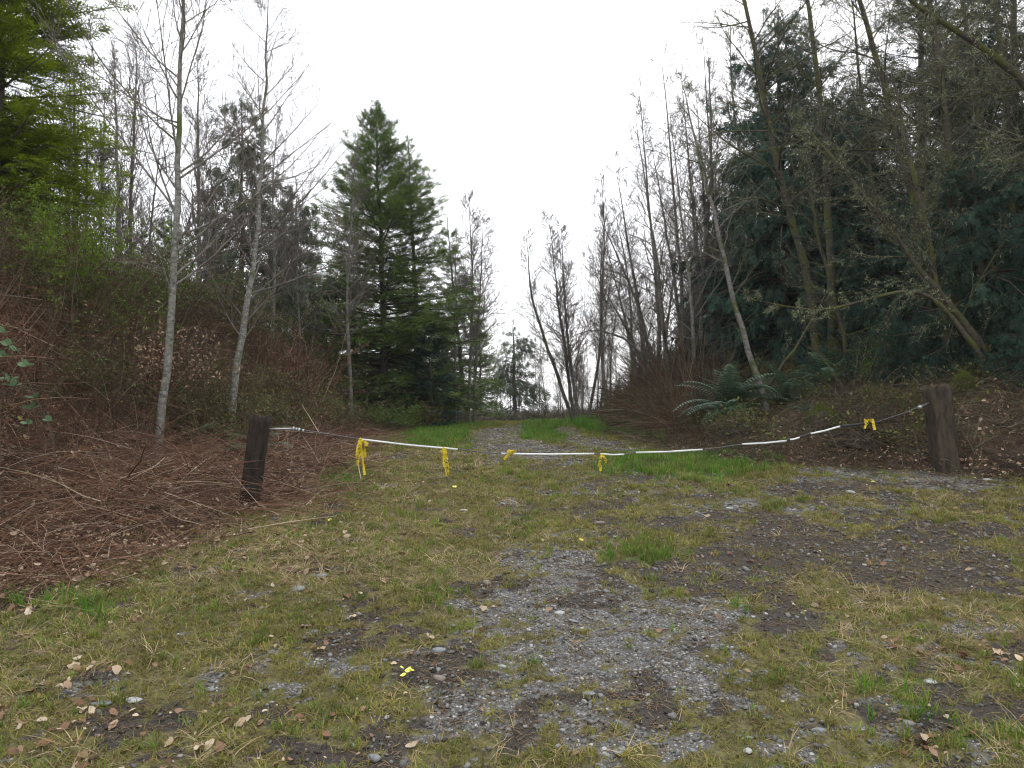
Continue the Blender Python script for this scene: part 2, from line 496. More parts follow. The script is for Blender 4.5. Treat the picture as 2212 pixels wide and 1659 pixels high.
M['straw'] = veg_mat("dry_grass", [(0.42, 0.32, 0.18), (0.33, 0.23, 0.12), (0.52, 0.43, 0.27), (0.25, 0.17, 0.08), (0.28, 0.25, 0.1)], 0.7, 0.25, nscale=3, objrand=0.2)
M['post'] = bark_mat("weathered_timber", (0.03, 0.023, 0.018), (0.010, 0.008, 0.007), scale=16, bands=False, obj_rand=False)
M['post2'] = bark_mat("weathered_brown_timber", (0.055, 0.043, 0.030), (0.018, 0.014, 0.011), moss=(0.06, 0.06, 0.03), moss_amt=0.15, scale=14, bands=False, obj_rand=False)
M['pvc'] = plain_mat("white_plastic", (0.72, 0.73, 0.70), 0.45, 0.5, var=0.14)
M['tape'] = plain_mat("yellow_tape", (0.60, 0.45, 0.015), 0.4, 0.5, var=0.12, nscale=60)
M['tape_pale'] = plain_mat("pale_yellow_tape", (0.72, 0.68, 0.12), 0.5, 0.4, var=0.1, nscale=60)
M['ink'] = plain_mat("black_print", (0.02, 0.016, 0.014), 0.5, 0.3)
M['wire'] = plain_mat("steel_cable", (0.11, 0.10, 0.10), 0.5, 0.5, 0.4)
M['steel'] = plain_mat("galvanised_steel", (0.42, 0.42, 0.42), 0.45, 0.5, 0.6)
M['black_tape'] = plain_mat("black_wrap", (0.02, 0.02, 0.022), 0.5, 0.4)
M['stick'] = bark_mat("dead_stick", (0.33, 0.27, 0.20), (0.14, 0.11, 0.08), scale=20, bands=False)
M['stick_dark'] = bark_mat("wet_stick", (0.10, 0.075, 0.055), (0.04, 0.03, 0.022), scale=20, bands=False)

def stone_mat(name, cols, wet=0.55, by='obj'):
    m, n = newmat(name); b = NB(n)
    r = b.n("ShaderNodeObjectInfo").outputs["Random"]
    c = b.ramp(r, stops(cols))
    tc = b.n("ShaderNodeTexCoord").outputs["Object"]
    nz = b.noise(tc, 3.0, 5, 0.7)
    c = b.mix(b.map(nz, 0.35, 0.65), b.mix(0.5, c, (0.07, 0.06, 0.045)), c)
    p = b.n("ShaderNodeBsdfPrincipled"); b.l(c, p.inputs["Base Color"]); p.inputs["Roughness"].default_value = wet
    bm = b.n("ShaderNodeBump"); bm.inputs["Strength"].default_value = 0.3; bm.inputs["Distance"].default_value = 0.1
    b.l(nz, bm.inputs["Height"]); b.l(bm.outputs[0], p.inputs["Normal"])
    o = b.n("ShaderNodeOutputMaterial"); b.l(p.outputs[0], o.inputs[0])
    return m
M['pebble'] = stone_mat("gravel_stones", [(0.0968, 0.0986, 0.0986), (0.1584, 0.1628, 0.1628), (0.0748, 0.0748, 0.0730), (0.2200, 0.2200, 0.2156), (0.1320, 0.1338, 0.1320), (0.1848, 0.1584, 0.1320), (0.1056, 0.1056, 0.1038), (0.2816, 0.2860, 0.2816), (0.1320, 0.1302, 0.1232), (0.5280, 0.5192, 0.4928)])
M['stone_grey'] = stone_mat("grey_stone", [(0.20, 0.22, 0.23), (0.27, 0.29, 0.30)])
M['stone_white'] = stone_mat("pale_stone", [(0.52, 0.54, 0.52), (0.45, 0.46, 0.45)])
M['stone_brown'] = stone_mat("brown_stone", [(0.25, 0.19, 0.16), (0.22, 0.19, 0.16)])
M['clod'] = veg_mat("wet_soil_clods", [(0.035, 0.026, 0.020), (0.055, 0.042, 0.032), (0.025, 0.02, 0.017)], 0.7, by='obj')

def ground_mat():
    m, n = newmat("ground_surface"); b = NB(n)
    pos = b.n("ShaderNodeNewGeometry").outputs["Position"]
    a = b.n("ShaderNodeAttribute"); a.attribute_name = "cover"
    a2 = b.n("ShaderNodeAttribute"); a2.attribute_name = "cover2"
    s1 = b.n("ShaderNodeSeparateColor"); b.l(a.outputs["Color"], s1.inputs[0])
    s2 = b.n("ShaderNodeSeparateColor"); b.l(a2.outputs["Color"], s2.inputs[0])
    nf = b.noise(pos, 38, 5, 0.7)
    nm = b.noise(pos, 7, 5, 0.65)
    nl = b.noise(pos, 1.3, 4, 0.6)
    # soil under moss and thin grass
    soil = b.ramp(nf, [(0.3, (0.04, 0.033, 0.02)), (0.5, (0.11, 0.095, 0.04)), (0.68, (0.20, 0.175, 0.07))])
    soil = b.mix(b.map(nm, 0.42, 0.62), soil, b.ramp(nf, [(0.3, (0.05, 0.05, 0.016)), (0.7, (0.16, 0.15, 0.035))]))
    # gravel: mud with stones of two sizes
    def stones(scale, thr):
        v = b.n("ShaderNodeTexVoronoi"); v.inputs["Scale"].default_value = scale; b.l(pos, v.inputs["Vector"])
        v.inputs["Randomness"].default_value = 1.0
        sc = b.n("ShaderNodeSeparateColor"); b.l(v.outputs["Color"], sc.inputs[0])
        c = b.ramp(sc.outputs[0], [(0, (0.08, 0.08, 0.08)), (0.4, (0.15, 0.152, 0.152)), (0.8, (0.25, 0.253, 0.25)), (0.95, (0.5, 0.5, 0.48))])
        k = b.math('MULTIPLY', b.map(v.outputs["Distance"], thr, thr - 0.18), b.map(sc.outputs[1], 0.2, 0.3))
        return c, k, v.outputs["Distance"]
    mudc = b.ramp(nf, [(0.3, (0.05, 0.043, 0.036)), (0.7, (0.15, 0.137, 0.118))])
    c1, k1, d1 = stones(42, 0.5)
    c2, k2, d2 = stones(95, 0.55)
    gr = b.mix(k2, mudc, c2)
    gr = b.mix(k1, gr, c1)
    gr = b.mix(b.map(nl, 0.5, 0.7, 0, 0.4), gr, (0.14, 0.145, 0.15))
    lit = b.ramp(nf, [(0.3, (0.02, 0.011, 0.007)), (0.5, (0.055, 0.028, 0.017)), (0.7, (0.12, 0.065, 0.04))])
    mud = b.ramp(nf, [(0.35, (0.022, 0.018, 0.014)), (0.65, (0.06, 0.05, 0.04))])
    grs = b.ramp(nf, [(0.3, (0.04, 0.07, 0.012)), (0.7, (0.09, 0.15, 0.02))])
    stw = b.ramp(nf, [(0.3, (0.09, 0.07, 0.03)), (0.7, (0.23, 0.18, 0.09))])
    def soft(v, e=0.0):
        return b.map(b.math('ADD', v, b.math('MULTIPLY', b.math('SUBTRACT', nm, 0.5), 0.7)), 0.35, 0.65)
    c = soil
    c = b.mix(b.math('MULTIPLY', soft(s1.outputs[2]), 0.55), c, stw)
    c = b.mix(b.math('MULTIPLY', soft(s1.outputs[1]), 0.8), c, grs)
    c = b.mix(soft(s1.outputs[0]), c, gr)
    c = b.mix(soft(s2.outputs[0]), c, mud)
    c = b.mix(soft(s2.outputs[1]), c, lit)
    p = b.n("ShaderNodeBsdfPrincipled"); b.l(c, p.inputs["Base Color"])
    p.inputs["Roughness"].default_value = 0.75; p.inputs["Specular IOR Level"].default_value = 0.3
    hgt = b.math('ADD', nf, b.math('MULTIPLY', b.math('MULTIPLY', k1, s1.outputs[0]), 0.6))
    bm = b.n("ShaderNodeBump"); bm.inputs["Strength"].default_value = 0.8; bm.inputs["Distance"].default_value = 0.015
    b.l(hgt, bm.inputs["Height"]); b.l(bm.outputs[0], p.inputs["Normal"])
    o = b.n("ShaderNodeOutputMaterial"); b.l(p.outputs[0], o.inputs[0])
    return m
M['ground'] = ground_mat()

# ------------------------------------------------------------------ ground, track, banks
ys = [-6.0, -4, -2, 0, 1.0, 1.5]
d = 1.9
while d < 60:
    ys.append(d); d += max(0.05, 0.010 * d)
while d < 900:
    ys.append(d); d *= 1.12
ys.append(1100)
ys = np.array(ys)
xa = np.arange(0, 9, 0.075).tolist(); d = 9.0
while d < 900:
    xa.append(d); d += max(0.1, 0.08 * (d - 8))
xa.append(1000); xa = np.array(xa)
xs = np.concatenate([-xa[:0:-1], xa])
GX, GY = np.meshgrid(xs, ys)
GZ = H(GX, GY)
nx, ny = len(xs), len(ys)
mk = masks(GX.ravel(), GY.ravel())
gi = np.arange(nx * ny).reshape(ny, nx)
Q = np.stack([gi[:-1, :-1], gi[:-1, 1:], gi[1:, 1:], gi[1:, :-1]], -1).reshape(-1, 4)
Vg = np.stack([GX.ravel(), GY.ravel(), GZ.ravel()], -1)
fg = mk[0][Q].mean(1); fx = GX.ravel()[Q].mean(1); fy = GY.ravel()[Q].mean(1)
isbank = (bankL(fx, fy) > 0.1) | (bankR(fx, fy) > 0.1)
istrack = (~isbank) & (fg > 0.5) & (fy < 40)
for nm, sel, lab in (("ground", (~isbank) & (~istrack), "patchy moss and thin grass clearing before the gate posts"),
                     ("gravel_track", istrack, "grey gravel wheel tracks and stony mud patches"),
                     ("bank", isbank, "brush covered earth banks flanking the track")):
    q = Q[sel]
    used, inv = np.unique(q, return_inverse=True)
    g = Geo().add(Vg[used], inv.reshape(-1, 4))
    me = g.mesh(nm, M['ground'], True)
    for an, ch in (("cover", (mk[0], mk[1], mk[2])), ("cover2", (mk[3], mk[4], mk[5]))):
        at = me.attributes.new(an, 'FLOAT_COLOR', 'POINT')
        arr = np.stack([ch[0][used], ch[1][used], ch[2][used], np.ones(len(used))], -1).astype(np.float32)
        at.data.foreach_set("color", arr.ravel())
    tag(obj(nm, me), lab, kind="structure")

# ------------------------------------------------------------------ scattering of uncountable cover (geometry nodes on points)
def normals_at(x, y, e=0.06):
    dx = (H(x + e, y) - H(x - e, y)) / (2 * e); dy = (H(x, y + e) - H(x, y - e)) / (2 * e)
    return norm(np.stack([-dx, -dy, np.ones_like(dx)], -1))

def eulers(N, spin, tx, ty):
    """align z to N, spin about it, plus a small local tilt"""
    z = N; ref = np.tile([1., 0., 0.], (len(z), 1))
    y = norm(np.cross(z, ref)); x = np.cross(y, z)
    A = np.stack([x, y, z], -1)
    cs, sn = np.cos(spin), np.sin(spin); zo = np.zeros_like(cs); on = np.ones_like(cs)
    Rz = np.stack([np.stack([cs, -sn, zo], -1), np.stack([sn, cs, zo], -1), np.stack([zo, zo, on], -1)], 1)
    cx, sx = np.cos(tx), np.sin(tx)
    Rx = np.stack([np.stack([on, zo, zo], -1), np.stack([zo, cx, -sx], -1), np.stack([zo, sx, cx], -1)], 1)
    c2, s2 = np.cos(ty), np.sin(ty)
    Ry = np.stack([np.stack([c2, zo, s2], -1), np.stack([zo, on, zo], -1), np.stack([-s2, zo, c2], -1)], 1)
    R = A @ Rz @ Rx @ Ry
    return np.stack([np.arctan2(R[:, 2, 1], R[:, 2, 2]), -np.arcsin(np.clip(R[:, 2, 0], -1, 1)), np.arctan2(R[:, 1, 0], R[:, 0, 0])], -1)

def scatter(name, label, pts, eul, scl, variants):
    me = bpy.data.meshes.new(name)
    n = len(pts)
    me.vertices.add(n); me.vertices.foreach_set("co", pts.astype(np.float32).ravel())
    for an, ty, ar in (("rot", 'FLOAT_VECTOR', eul), ("scl", 'FLOAT_VECTOR', scl)):
        at = me.attributes.new(an, ty, 'POINT'); at.data.foreach_set("vector", ar.astype(np.float32).ravel())
    at = me.attributes.new("idx", 'INT', 'POINT')
    at.data.foreach_set("value", rng.integers(0, len(variants), n).astype(np.int32))
    me.update()
    o = tag(obj(name, me), label, kind="stuff")
    c = bpy.data.collections.new(name + "_pieces")
    for i, v in enumerate(variants):
        c.objects.link(bpy.data.objects.new("%s_piece" % name, v))
    ng = bpy.data.node_groups.new(name + "_scatter", 'GeometryNodeTree')
    ng.interface.new_socket("Geometry", in_out='INPUT', socket_type='NodeSocketGeometry')
    ng.interface.new_socket("Geometry", in_out='OUTPUT', socket_type='NodeSocketGeometry')
    gi_ = ng.nodes.new("NodeGroupInput"); go = ng.nodes.new("NodeGroupOutput")
    ci = ng.nodes.new("GeometryNodeCollectionInfo"); ci.inputs[0].default_value = c
    ci.inputs["Separate Children"].default_value = True; ci.inputs["Reset Children"].default_value = True
    ip = ng.nodes.new("GeometryNodeInstanceOnPoints"); ip.inputs["Pick Instance"].default_value = True
    def att(nm, ty):
        a = ng.nodes.new("GeometryNodeInputNamedAttribute"); a.data_type = ty; a.inputs["Name"].default_value = nm
        return a.outputs["Attribute"]
    L = ng.links.new
    L(gi_.outputs[0], ip.inputs["Points"]); L(ci.outputs[0], ip.inputs["Instance"])
    L(att("idx", 'INT'), ip.inputs["Instance Index"])
    e2r = ng.nodes.new("FunctionNodeEulerToRotation"); L(att("rot", 'FLOAT_VECTOR'), e2r.inputs[0])
    L(e2r.outputs[0], ip.inputs["Rotation"]); L(att("scl", 'FLOAT_VECTOR'), ip.inputs["Scale"])
    L(ip.outputs[0], go.inputs[0])
    md = o.modifiers.new("scatter", 'NODES'); md.node_group = ng
    return o

def sample(n, y0=2.0, y1=34, ref=6.0, fall=1.2, margin=1.0):
    """points over the seen ground, thinning with distance"""
    yy = np.linspace(y0, y1, 2000)
    pdf = (0.72 * yy + margin) * np.minimum(1, (ref / yy) ** fall)
    cdf = np.cumsum(pdf); cdf /= cdf[-1]
    y = np.interp(rng.random(n), cdf, yy)
    x = (rng.random(n) * 2 - 1) * (0.72 * y + margin)
    return x, y

def place(x, y, lift=0.0):
    return np.stack([x, y, H(x, y) + lift], -1)

def U(n, a, b): return rng.uniform(a, b, n)

def arc_paths(base, az, elev, L, K, droop, wob=0.08):
    """arching stems; base (N,3)"""
    N = len(base)
    p = np.zeros((N, K, 3)); p[:, 0] = base
    d = np.stack([np.cos(az) * np.cos(elev), np.sin(az) * np.cos(elev), np.sin(elev)], -1)
    st = (L / (K - 1))[:, None]
    for k in range(1, K):
        d = norm(d + np.array([0, 0, -1.0]) * (droop / (K - 1))[:, None] + rng.normal(0, wob, (N, 3)))
        p[:, k] = p[:, k - 1] + d * st
    return p

# grass tufts -------------------------------------------------------------
M['debris'] = veg_mat("debris", [(0.04, 0.024, 0.014), (0.1, 0.06, 0.035), (0.025, 0.017, 0.012), (0.24, 0.17, 0.1), (0.16, 0.1, 0.06), (0.42, 0.34, 0.24)], 0.75, nscale=3)
def tuft(nb, hgt, spread, wid, droop, mat, name):
    g = Geo(); K = 4
    az = U(nb, 0, 6.283); r = U(nb, 0, spread * 0.45)
    h = hgt * U(nb, 0.45, 1.1); lean = U(nb, 0.15, 1.0) * droop
    base = np.stack([r * np.cos(az * 3.1), r * np.sin(az * 3.1), np.zeros(nb) - 0.01], -1)
    dirh = np.stack([np.cos(az), np.sin(az), np.zeros(nb)], -1)
    side = np.stack([-np.sin(az), np.cos(az), np.zeros(nb)], -1)
    V = np.zeros((nb, 7, 3))
    for k in range(3):
        t = k / 3
        c = base + dirh * (h * lean * t ** 1.6)[:, None] + np.array([0, 0, 1.]) * (h * (t - 0.35 * lean * t * t))[:, None]
        ww = wid * (1 - 0.55 * t)
        V[:, 2 * k] = c - side * ww; V[:, 2 * k + 1] = c + side * ww
    V[:, 6] = base + dirh * (h * lean)[:, None] + np.array([0, 0, 1.]) * (h * (1 - 0.45 * lean))[:, None]
    q = np.array([[0, 1, 3, 2], [2, 3, 5, 4]]); t = np.array([[4, 5, 6]])
    off = (np.arange(nb) * 7)[:, None, None]
    g.add(V.reshape(-1, 3), (q[None] + off).reshape(-1, 4), (t[None] + off).reshape(-1, 3))
    return g.mesh(name, mat)

def do_grass():
    # short mossy turf everywhere
    x, y = sample(300000)
    g, lu, st, mu, li, nl = masks(x, y)
    pr = np.clip(1.0 - 0.93 * g - 0.80 * mu - 0.90 * li, 0.04, 1) * (0.35 + 0.9 * fbm(x * 3, y * 3, 5, 3))
    k = rng.random(len(x)) < pr * 0.95
    x, y = x[k], y[k]; n = len(x)
    vs = [tuft(11, 0.045, 0.07, 0.0022, 1.1, M['grass_olive'], "turf_tuft") for _ in range(5)]
    s = U(n, 0.55, 1.5) * (np.maximum(y, 5) / 5) ** 0.55
    scatter("mossy_turf", "short olive moss and turf over the clearing", place(x, y), eulers(normals_at(x, y), U(n, 0, 6.28), U(n, -.2, .2), U(n, -.2, .2)), np.stack([s, s, s * U(n, .5, 1.1)], -1), vs)
    # green grass
    x, y = sample(150000)
    g, lu, st, mu, li, nl = masks(x, y)
    pr = np.clip(0.15 + 0.85 * lu + 0.12 * nl - 0.85 * g - 0.6 * mu - 0.95 * li, 0.004, 1)
    k = rng.random(len(x)) < pr * sstep(0.25, 0.6, fbm(x * 4, y * 4, 15, 3))
    lus = lu[k]; x, y = x[k], y[k]; n = len(x)
    vs = [tuft(12, 0.08, 0.08, 0.0028, 0.8, M['grass'], "grass_tuft") for _ in range(5)]
    s = U(n, 0.45, 1.1) * (np.maximum(y, 5) / 5) ** 0.45 * (1 + 0.3 * lus)
    scatter("green_grass", "green grass growing in tufts across the clearing", place(x, y), eulers(normals_at(x, y), U(n, 0, 6.28), U(n, -.2, .2), U(n, -.2, .2)), np.stack([s, s, s], -1), vs)
    # lush bright grass
    x, y = sample(90000, y0=3, fall=0.7)
    m = np.zeros(n := len(x))
    for pg, wgt in zip(LUSH, [1, .8, .7, .75, .5, .9, .5, .5, .22, .3]):
        wx = x + (fbm(x * 3, y * 3, 61, 3) - 0.5) * 0.8; wy = y + (fbm(x * 3, y * 3, 63, 3) - 0.5) * 0.8
        m = np.maximum(m, pip(wx, wy, pg) * wgt)
    k = rng.random(n) < m * 0.8
    first = pip(x, y, LUSH[0])[k]
    x, y = x[k], y[k]; n = len(x)
    vs = [tuft(11, 0.15, 0.09, 0.0035, 0.7, M['grass_lush'], "lush_tuft") for _ in range(5)]
    s = U(n, 0.5, 1.2) * (np.maximum(y, 6) / 6) ** 0.35 * np.where(first, 1.5, 0.8)
    scatter("lush_grass", "bright lush grass beside the track and at the brush edge", place(x, y), eulers(normals_at(x, y), U(n, 0, 6.28), U(n, -.2, .2), U(n, -.2, .2)), np.stack([s, s, s], -1), vs)
    # straw
    x, y = sample(170000)
    g, lu, st, mu, li, nl = masks(x, y)
    edge = sstep(0.05, 0.5, li) * (1 - sstep(0.6, 1, li))
    pr = np.clip(0.06 + 0.55 * st + 0.26 * nl + 0.7 * edge - 0.8 * g - 0.6 * mu, 0.01, 1) * sstep(0.3, 0.6, fbm(x * 3.5, y * 3.5, 25, 3))
    k = rng.random(len(x)) < pr
    x, y = x[k], y[k]; n = len(x)
    vs = [tuft(7, 0.115, 0.10, 0.0019, 1.9, M['straw'], "straw_tuft") for _ in range(6)]
    s = U(n, 0.5, 1.25) * (np.maximum(y, 5) / 5) ** 0.45
    scatter("dry_grass", "pale dry grass lying over the clearing", place(x, y, 0.004), eulers(normals_at(x, y), U(n, 0, 6.28), U(n, -.3, .3), U(n, -.3, .3)), np.stack([s, s, s * U(n, .2, .5)], -1), vs)
    # broken bits of stalk, twig and leaf everywhere
    x, y = sample(170000, y1=22, ref=5, fall=1.4)
    g, lu, st, mu, li, nl = masks(x, y)
    k = rng.random(len(x)) < (0.30 + 0.5 * mu + 0.15 * g + 0.25 * nl - 0.4 * lu) * (0.4 + fbm(x * 3, y * 3, 141, 3))
    x, y = x[k], y[k]; n = len(x)
    vs = []
    for i in range(8):
        q = 3; b_ = rng.normal(0, .35, (q, 3)) * [1, 1, .05]
        pth = arc_paths(b_, U(q, 0, 6.28), U(q, -.1, .25), U(q, .4, 1.3), 3, U(q, 0, .5), .12)
        vs.append(Geo().tubes(pth, np.tile([.05, .045, .03], (q, 1)) * U(q, .4, 1.6)[:, None], 3).mesh("debris_bits", M['debris']))
    s = U(n, .012, .035) * (np.maximum(y, 5) / 5) ** .6
    scatter("debris", "fine brown bits of stalk and twig trodden into the clearing", place(x, y, 0.006), eulers(normals_at(x, y), U(n, 0, 6.28), U(n, -.2, .2), U(n, -.2, .2)), np.stack([s, s, s], -1), vs)
do_grass()

# leaf litter ----------------------------------------------------------------
def leaf_mesh(seed, lobed=False):
    r = np.random.default_rng(seed)
    K = 5; g = Geo()
    t = np.linspace(0, 1, K)
    wv = np.sin(np.pi * (t * 0.86 + 0.06)) ** 0.8 * 0.34 * r.uniform(0.7, 1.2)
    curl = r.uniform(-0.5, 0.8); fold = r.uniform(0.1, 0.6)
    z = curl * (t - 0.5) ** 2 + r.uniform(-0.05, 0.05, K)
    V = []
    for k in range(K):
        for sgn in (-1, 0, 1):
            V.append((t[k] - 0.5 + (0.07 * r.uniform(-1, 1) if sgn else 0), sgn * wv[k] * r.uniform(0.75, 1.15), z[k] + (fold * wv[k] * (0.6 + r.uniform(-.4, .4)) if sgn else 0)))
    q = []
    for k in range(K - 1):
        for j in (0, 1):
            a = 3 * k + j; q.append((a, a + 1, a + 4, a + 3))
    return g.add(V, q).mesh("dead_leaf", M['litter'])

def do_litter():
    vs = [leaf_mesh(i) for i in range(8)]
    x, y = sample(210000, y1=30, ref=5, fall=1.2)
    g, lu, st, mu, li, nl = masks(x, y)
    clump = sstep(0.35, 0.7, fbm(x * 2, y * 2, 35, 3))
    rt = 1 - 0.62 * ((x > 0) & (bankR(x, y) > 0.6))
    pr = np.clip(0.010 + 0.85 * li * rt + 0.42 * nl * clump + 0.16 * st * clump, 0, 1)
    k = rng.random(len(x)) < pr
    x, y, li = x[k], y[k], li[k]; n = len(x)
    s = (0.012 + 0.045 * rng.random(n) ** 2.4) * (np.maximum(y, 6) / 6) ** 0.3
    scatter("leaf_litter", "brown fallen leaves covering the banks and dotting the grass", place(x, y, 0.012) + np.array([0, 0, 1]) * (U(n, 0, 0.05) * li)[:, None],
            eulers(normals_at(x, y), U(n, 0, 6.28), rng.normal(0, .35, n), rng.normal(0, .35, n)), np.stack([s, s, s], -1), vs)
do_litter()

# gravel ----------------------------------------------------------------------
def pebble_mesh(seed, mat, rough=0.18, name="gravel_stone", sub=1):
    import bmesh
    bm = bmesh.new(); bmesh.ops.create_icosphere(bm, subdivisions=sub, radius=1)
    r = np.random.default_rng(seed)
    f = r.uniform(0.7, 1.2, 3) * np.array([1.1, 0.85, 0.55])
    dirs = norm(r.normal(size=(5, 3)))
    for v in bm.verts:
        p = np.array(v.co)
        k = 1.0
        for dd in dirs:
            k -= rough * max(0, float(p @ dd) - 0.45)
        k *= 1 + r.uniform(-0.06, 0.06)
        v.co = Vector(p * k * f)
    me = bpy.data.meshes.new(name); bm.to_mesh(me); bm.free(); me.materials.append(mat)
    me.polygons.foreach_set("use_smooth", np.ones(len(me.polygons), bool))
    return me

def do_gravel():
    vs = [pebble_mesh(i, M['pebble'], 0.5) for i in range(7)]
    x, y = sample(400000, y1=33, ref=4.5, fall=1.5)
    g, lu, st, mu, li, nl = masks(x, y)
    pr = np.clip(0.025 + 0.85 * g * (1 - 0.55 * mu) + 0.07 * mu + 0.04 * nl - li, 0, 1)
    pr = np.maximum(pr, 0.02 * (li < 0.6))
    k = rng.random(len(x)) < pr
    x, y = x[k], y[k]; n = len(x)
    s = (0.0038 + 0.015 * rng.random(n) ** 4.0 + 0.012 * (rng.random(n) > 0.985)) * (np.maximum(y, 4.5) / 4.5) ** 0.6
    scatter("gravel", "loose grey gravel stones pressed into the wet track", place(x, y, 0.0) + np.array([0, 0, 1]) * (s * 0.2)[:, None],
            eulers(normals_at(x, y), U(n, 0, 6.28), U(n, -.3, .3), U(n, -.3, .3)), np.stack([s, s, s], -1), vs)
    # soil clods
    vs = [pebble_mesh(50 + i, M['clod'], 0.8, "soil_clod") for i in range(5)]
    x, y = sample(90000, y1=16)
    g, lu, st, mu, li, nl = masks(x, y)
    k = rng.random(len(x)) < np.clip(0.7 * mu + 0.10 * g + 0.03 - li, 0, 1)
    x, y = x[k], y[k]; n = len(x)
    s = 0.006 + 0.022 * rng.random(n) ** 3
    scatter("mud_clods", "dark crumbled mud in the churned ruts", place(x, y, 0), eulers(normals_at(x, y), U(n, 0, 6.28), U(n, -.5, .5), U(n, -.5, .5)), np.stack([s * 1.2, s, s * .7], -1), vs)
do_gravel()

# ------------------------------------------------------------------ dead canes and brush (uncountable)
def tangle_mesh(n, L, r, up, mat, name, size=0.35):
    base = np.stack([U(n, -size, size), U(n, -size, size), U(n, 0, 0.03)], -1)
    el = U(n, 0.02, up)
    p = arc_paths(base, U(n, 0, 6.28), el, U(n, 0.5, 1.1) * L, 5, U(n, 0.3, 1.0), 0.10)
    p[:, :, 2] = np.maximum(p[:, :, 2], -0.02)
    rr = (0.35 + 1.3 * rng.random(n) ** 2)[:, None] * r * np.linspace(1, 0.4, 5)[None]
    return Geo().tubes(p, rr, 3).mesh(name, mat)

def do_brush():
    # low tangle of red-brown canes along the banks
    x, y = sample(8000, y0=3.0, y1=24, ref=7, fall=0.9, margin=1.5)
    sL = bankL(x, y) + (fbm(x * 1.5, y * 1.5, 77, 3) - 0.5) * 1.2
    k = (sL > -0.05) & (x < 0) & (sL < 6)
    x, y = x[k], y[k]; n = len(x)
    vs = [tangle_mesh(26, 0.6, 0.0034, 0.75, M['cane'], "cane_tangle") for _ in range(6)]
    s = U(n, 0.45, 1.5) * (np.maximum(y, 7) / 7) ** 0.3
    scatter("bramble_canes", "low red-brown tangle of dead canes on the bank by the dark post", place(x, y, 0.01), eulers(normals_at(x, y), U(n, 0, 6.28), U(n, -.1, .1), U(n, -.1, .1)), np.stack([s, s, s * U(n, .5, 1.0)], -1), vs)
    # taller dead brush higher on that bank
    x, y = sample(12000, y0=4.0, y1=26, ref=9, fall=0.6, margin=2.0)
    sL = bankL(x, y)
    k = (sL > toe(y) + 0.15 + 0.5 * fbm(x, y, 7, 2)) & (x < 0) & (sL < 9) & (rng.random(len(x)) < 0.9)
    x, y, sL = x[k], y[k], sL[k]; n = len(x)
    vs = [tangle_mesh(30, 1.15, 0.0045, 1.45, M['cane' if i > 3 else 'cane_dark'], "brush_clump", 0.4) for i in range(7)]
    s = U(n, 0.55, 1.1) * np.clip(0.65 + (sL - toe(y)) * 0.18, 0.5, 1.15)
    scatter("dead_brush", "brown leafless brush crowding the top of the bank", place(x, y, 0), eulers(normals_at(x, y) * .3 + np.array([0, 0, .7]), U(n, 0, 6.28), U(n, -.15, .15), U(n, -.15, .15)), np.stack([s, s, s], -1), vs)
    # leaves of trailing plants over the bank top and down its dark face
    x, y = sample(26000, y0=4.0, y1=26, ref=9, fall=0.6, margin=2.0)
    sL = bankL(x, y); m = fbm(x * 0.8, y * 0.8, 131, 3)
    k = (sL > toe(y) + 0.3) & (x < 0) & (sL < 8) & (rng.random(len(x)) < sstep(0.38, 0.6, m) * (0.3 + 0.15 * sL))
    xr, yr = sample(16000, y0=8, y1=20, ref=10, fall=0.6, margin=2.0)
    sR = bankR(xr, yr); kr = (sR > 0.4) & (xr > 0) & (sR < 7) & (rng.random(len(xr)) < sstep(0.35, 0.6, fbm(xr * 1.2, yr * 1.2, 133, 3)) * 0.8)
    x = np.concatenate([x[k], xr[kr]]); y = np.concatenate([y[k], yr[kr]]); n = len(x)
    zz = np.concatenate([U(k.sum(), .15, 1.15) * np.clip(.2 + bankL(x[:k.sum()], y[:k.sum()]) * .2, .2, 1), U(kr.sum(), .02, .3)])
    def sprig(seed):
        m_ = 14; c = rng.normal(0, .09, (m_, 3)); tv = np.array([(0, 0, 0), (.5, -.3, .06), (1, 0, -.06), (.5, .3, .06)]); tt = np.array([(0, 1, 2), (0, 2, 3)])
        return Geo().stamp(tv, None, tt, c, frames(norm(rng.normal(0, 1, (m_, 3))), U(m_, -1, 1)), U(m_, .03, .055)).mesh("leaf_sprig", M['ivy'])
    vs = [sprig(i) for i in range(6)]
    s = U(n, .7, 1.4)
    scatter("bank_leaves", "dull green trailing leaves among the brush on the shaded banks", place(x, y, 0) + np.array([0, 0, 1]) * zz[:, None], eulers(np.tile([0, 0, 1.], (n, 1)), U(n, 0, 6.28), U(n, -.5, .5), U(n, -.5, .5)), np.stack([s, s, s], -1), vs)
    # right-hand thicket beside the track
    n = 2600
    y = U(n, 11.5, 34); x = np.interp(y, RY, RX) + U(n, 0.0, 1.0) * 4.5 + 0.25
    k = (x / y * F + 1106 < 1520 + rng.normal(0, 15, n)) | (y > 20); x, y = x[k], y[k]; n = len(x)
    vs = [tangle_mesh(34, 1.6, 0.006, 1.54, M['cane' if i > 4 else 'cane_dark'], "thicket_clump", 0.45) for i in range(7)]
    s = U(n, 0.5, 1.25) * np.clip(0.4 + (x - np.interp(y, RY, RX)) * 0.5, 0.4, 1.2)
    scatter("stem_thicket", "dense brown thicket of thin stems between the track and the dark cedars", place(x, y, 0), eulers(np.tile([0, 0, 1.], (n, 1)), U(n, 0, 6.28), U(n, -.15, .15), U(n, -.15, .15)), np.stack([s, s, s], -1), vs)
    # low dead stems on the right bank
    x, y = sample(9000, y0=6.0, y1=18, ref=10, fall=0.8, margin=1.5)
    sR = bankR(x, y)
    k = (sR > -0.1) & (sR < 7) & (x > 0)
    x, y = x[k], y[k]; n = len(x)
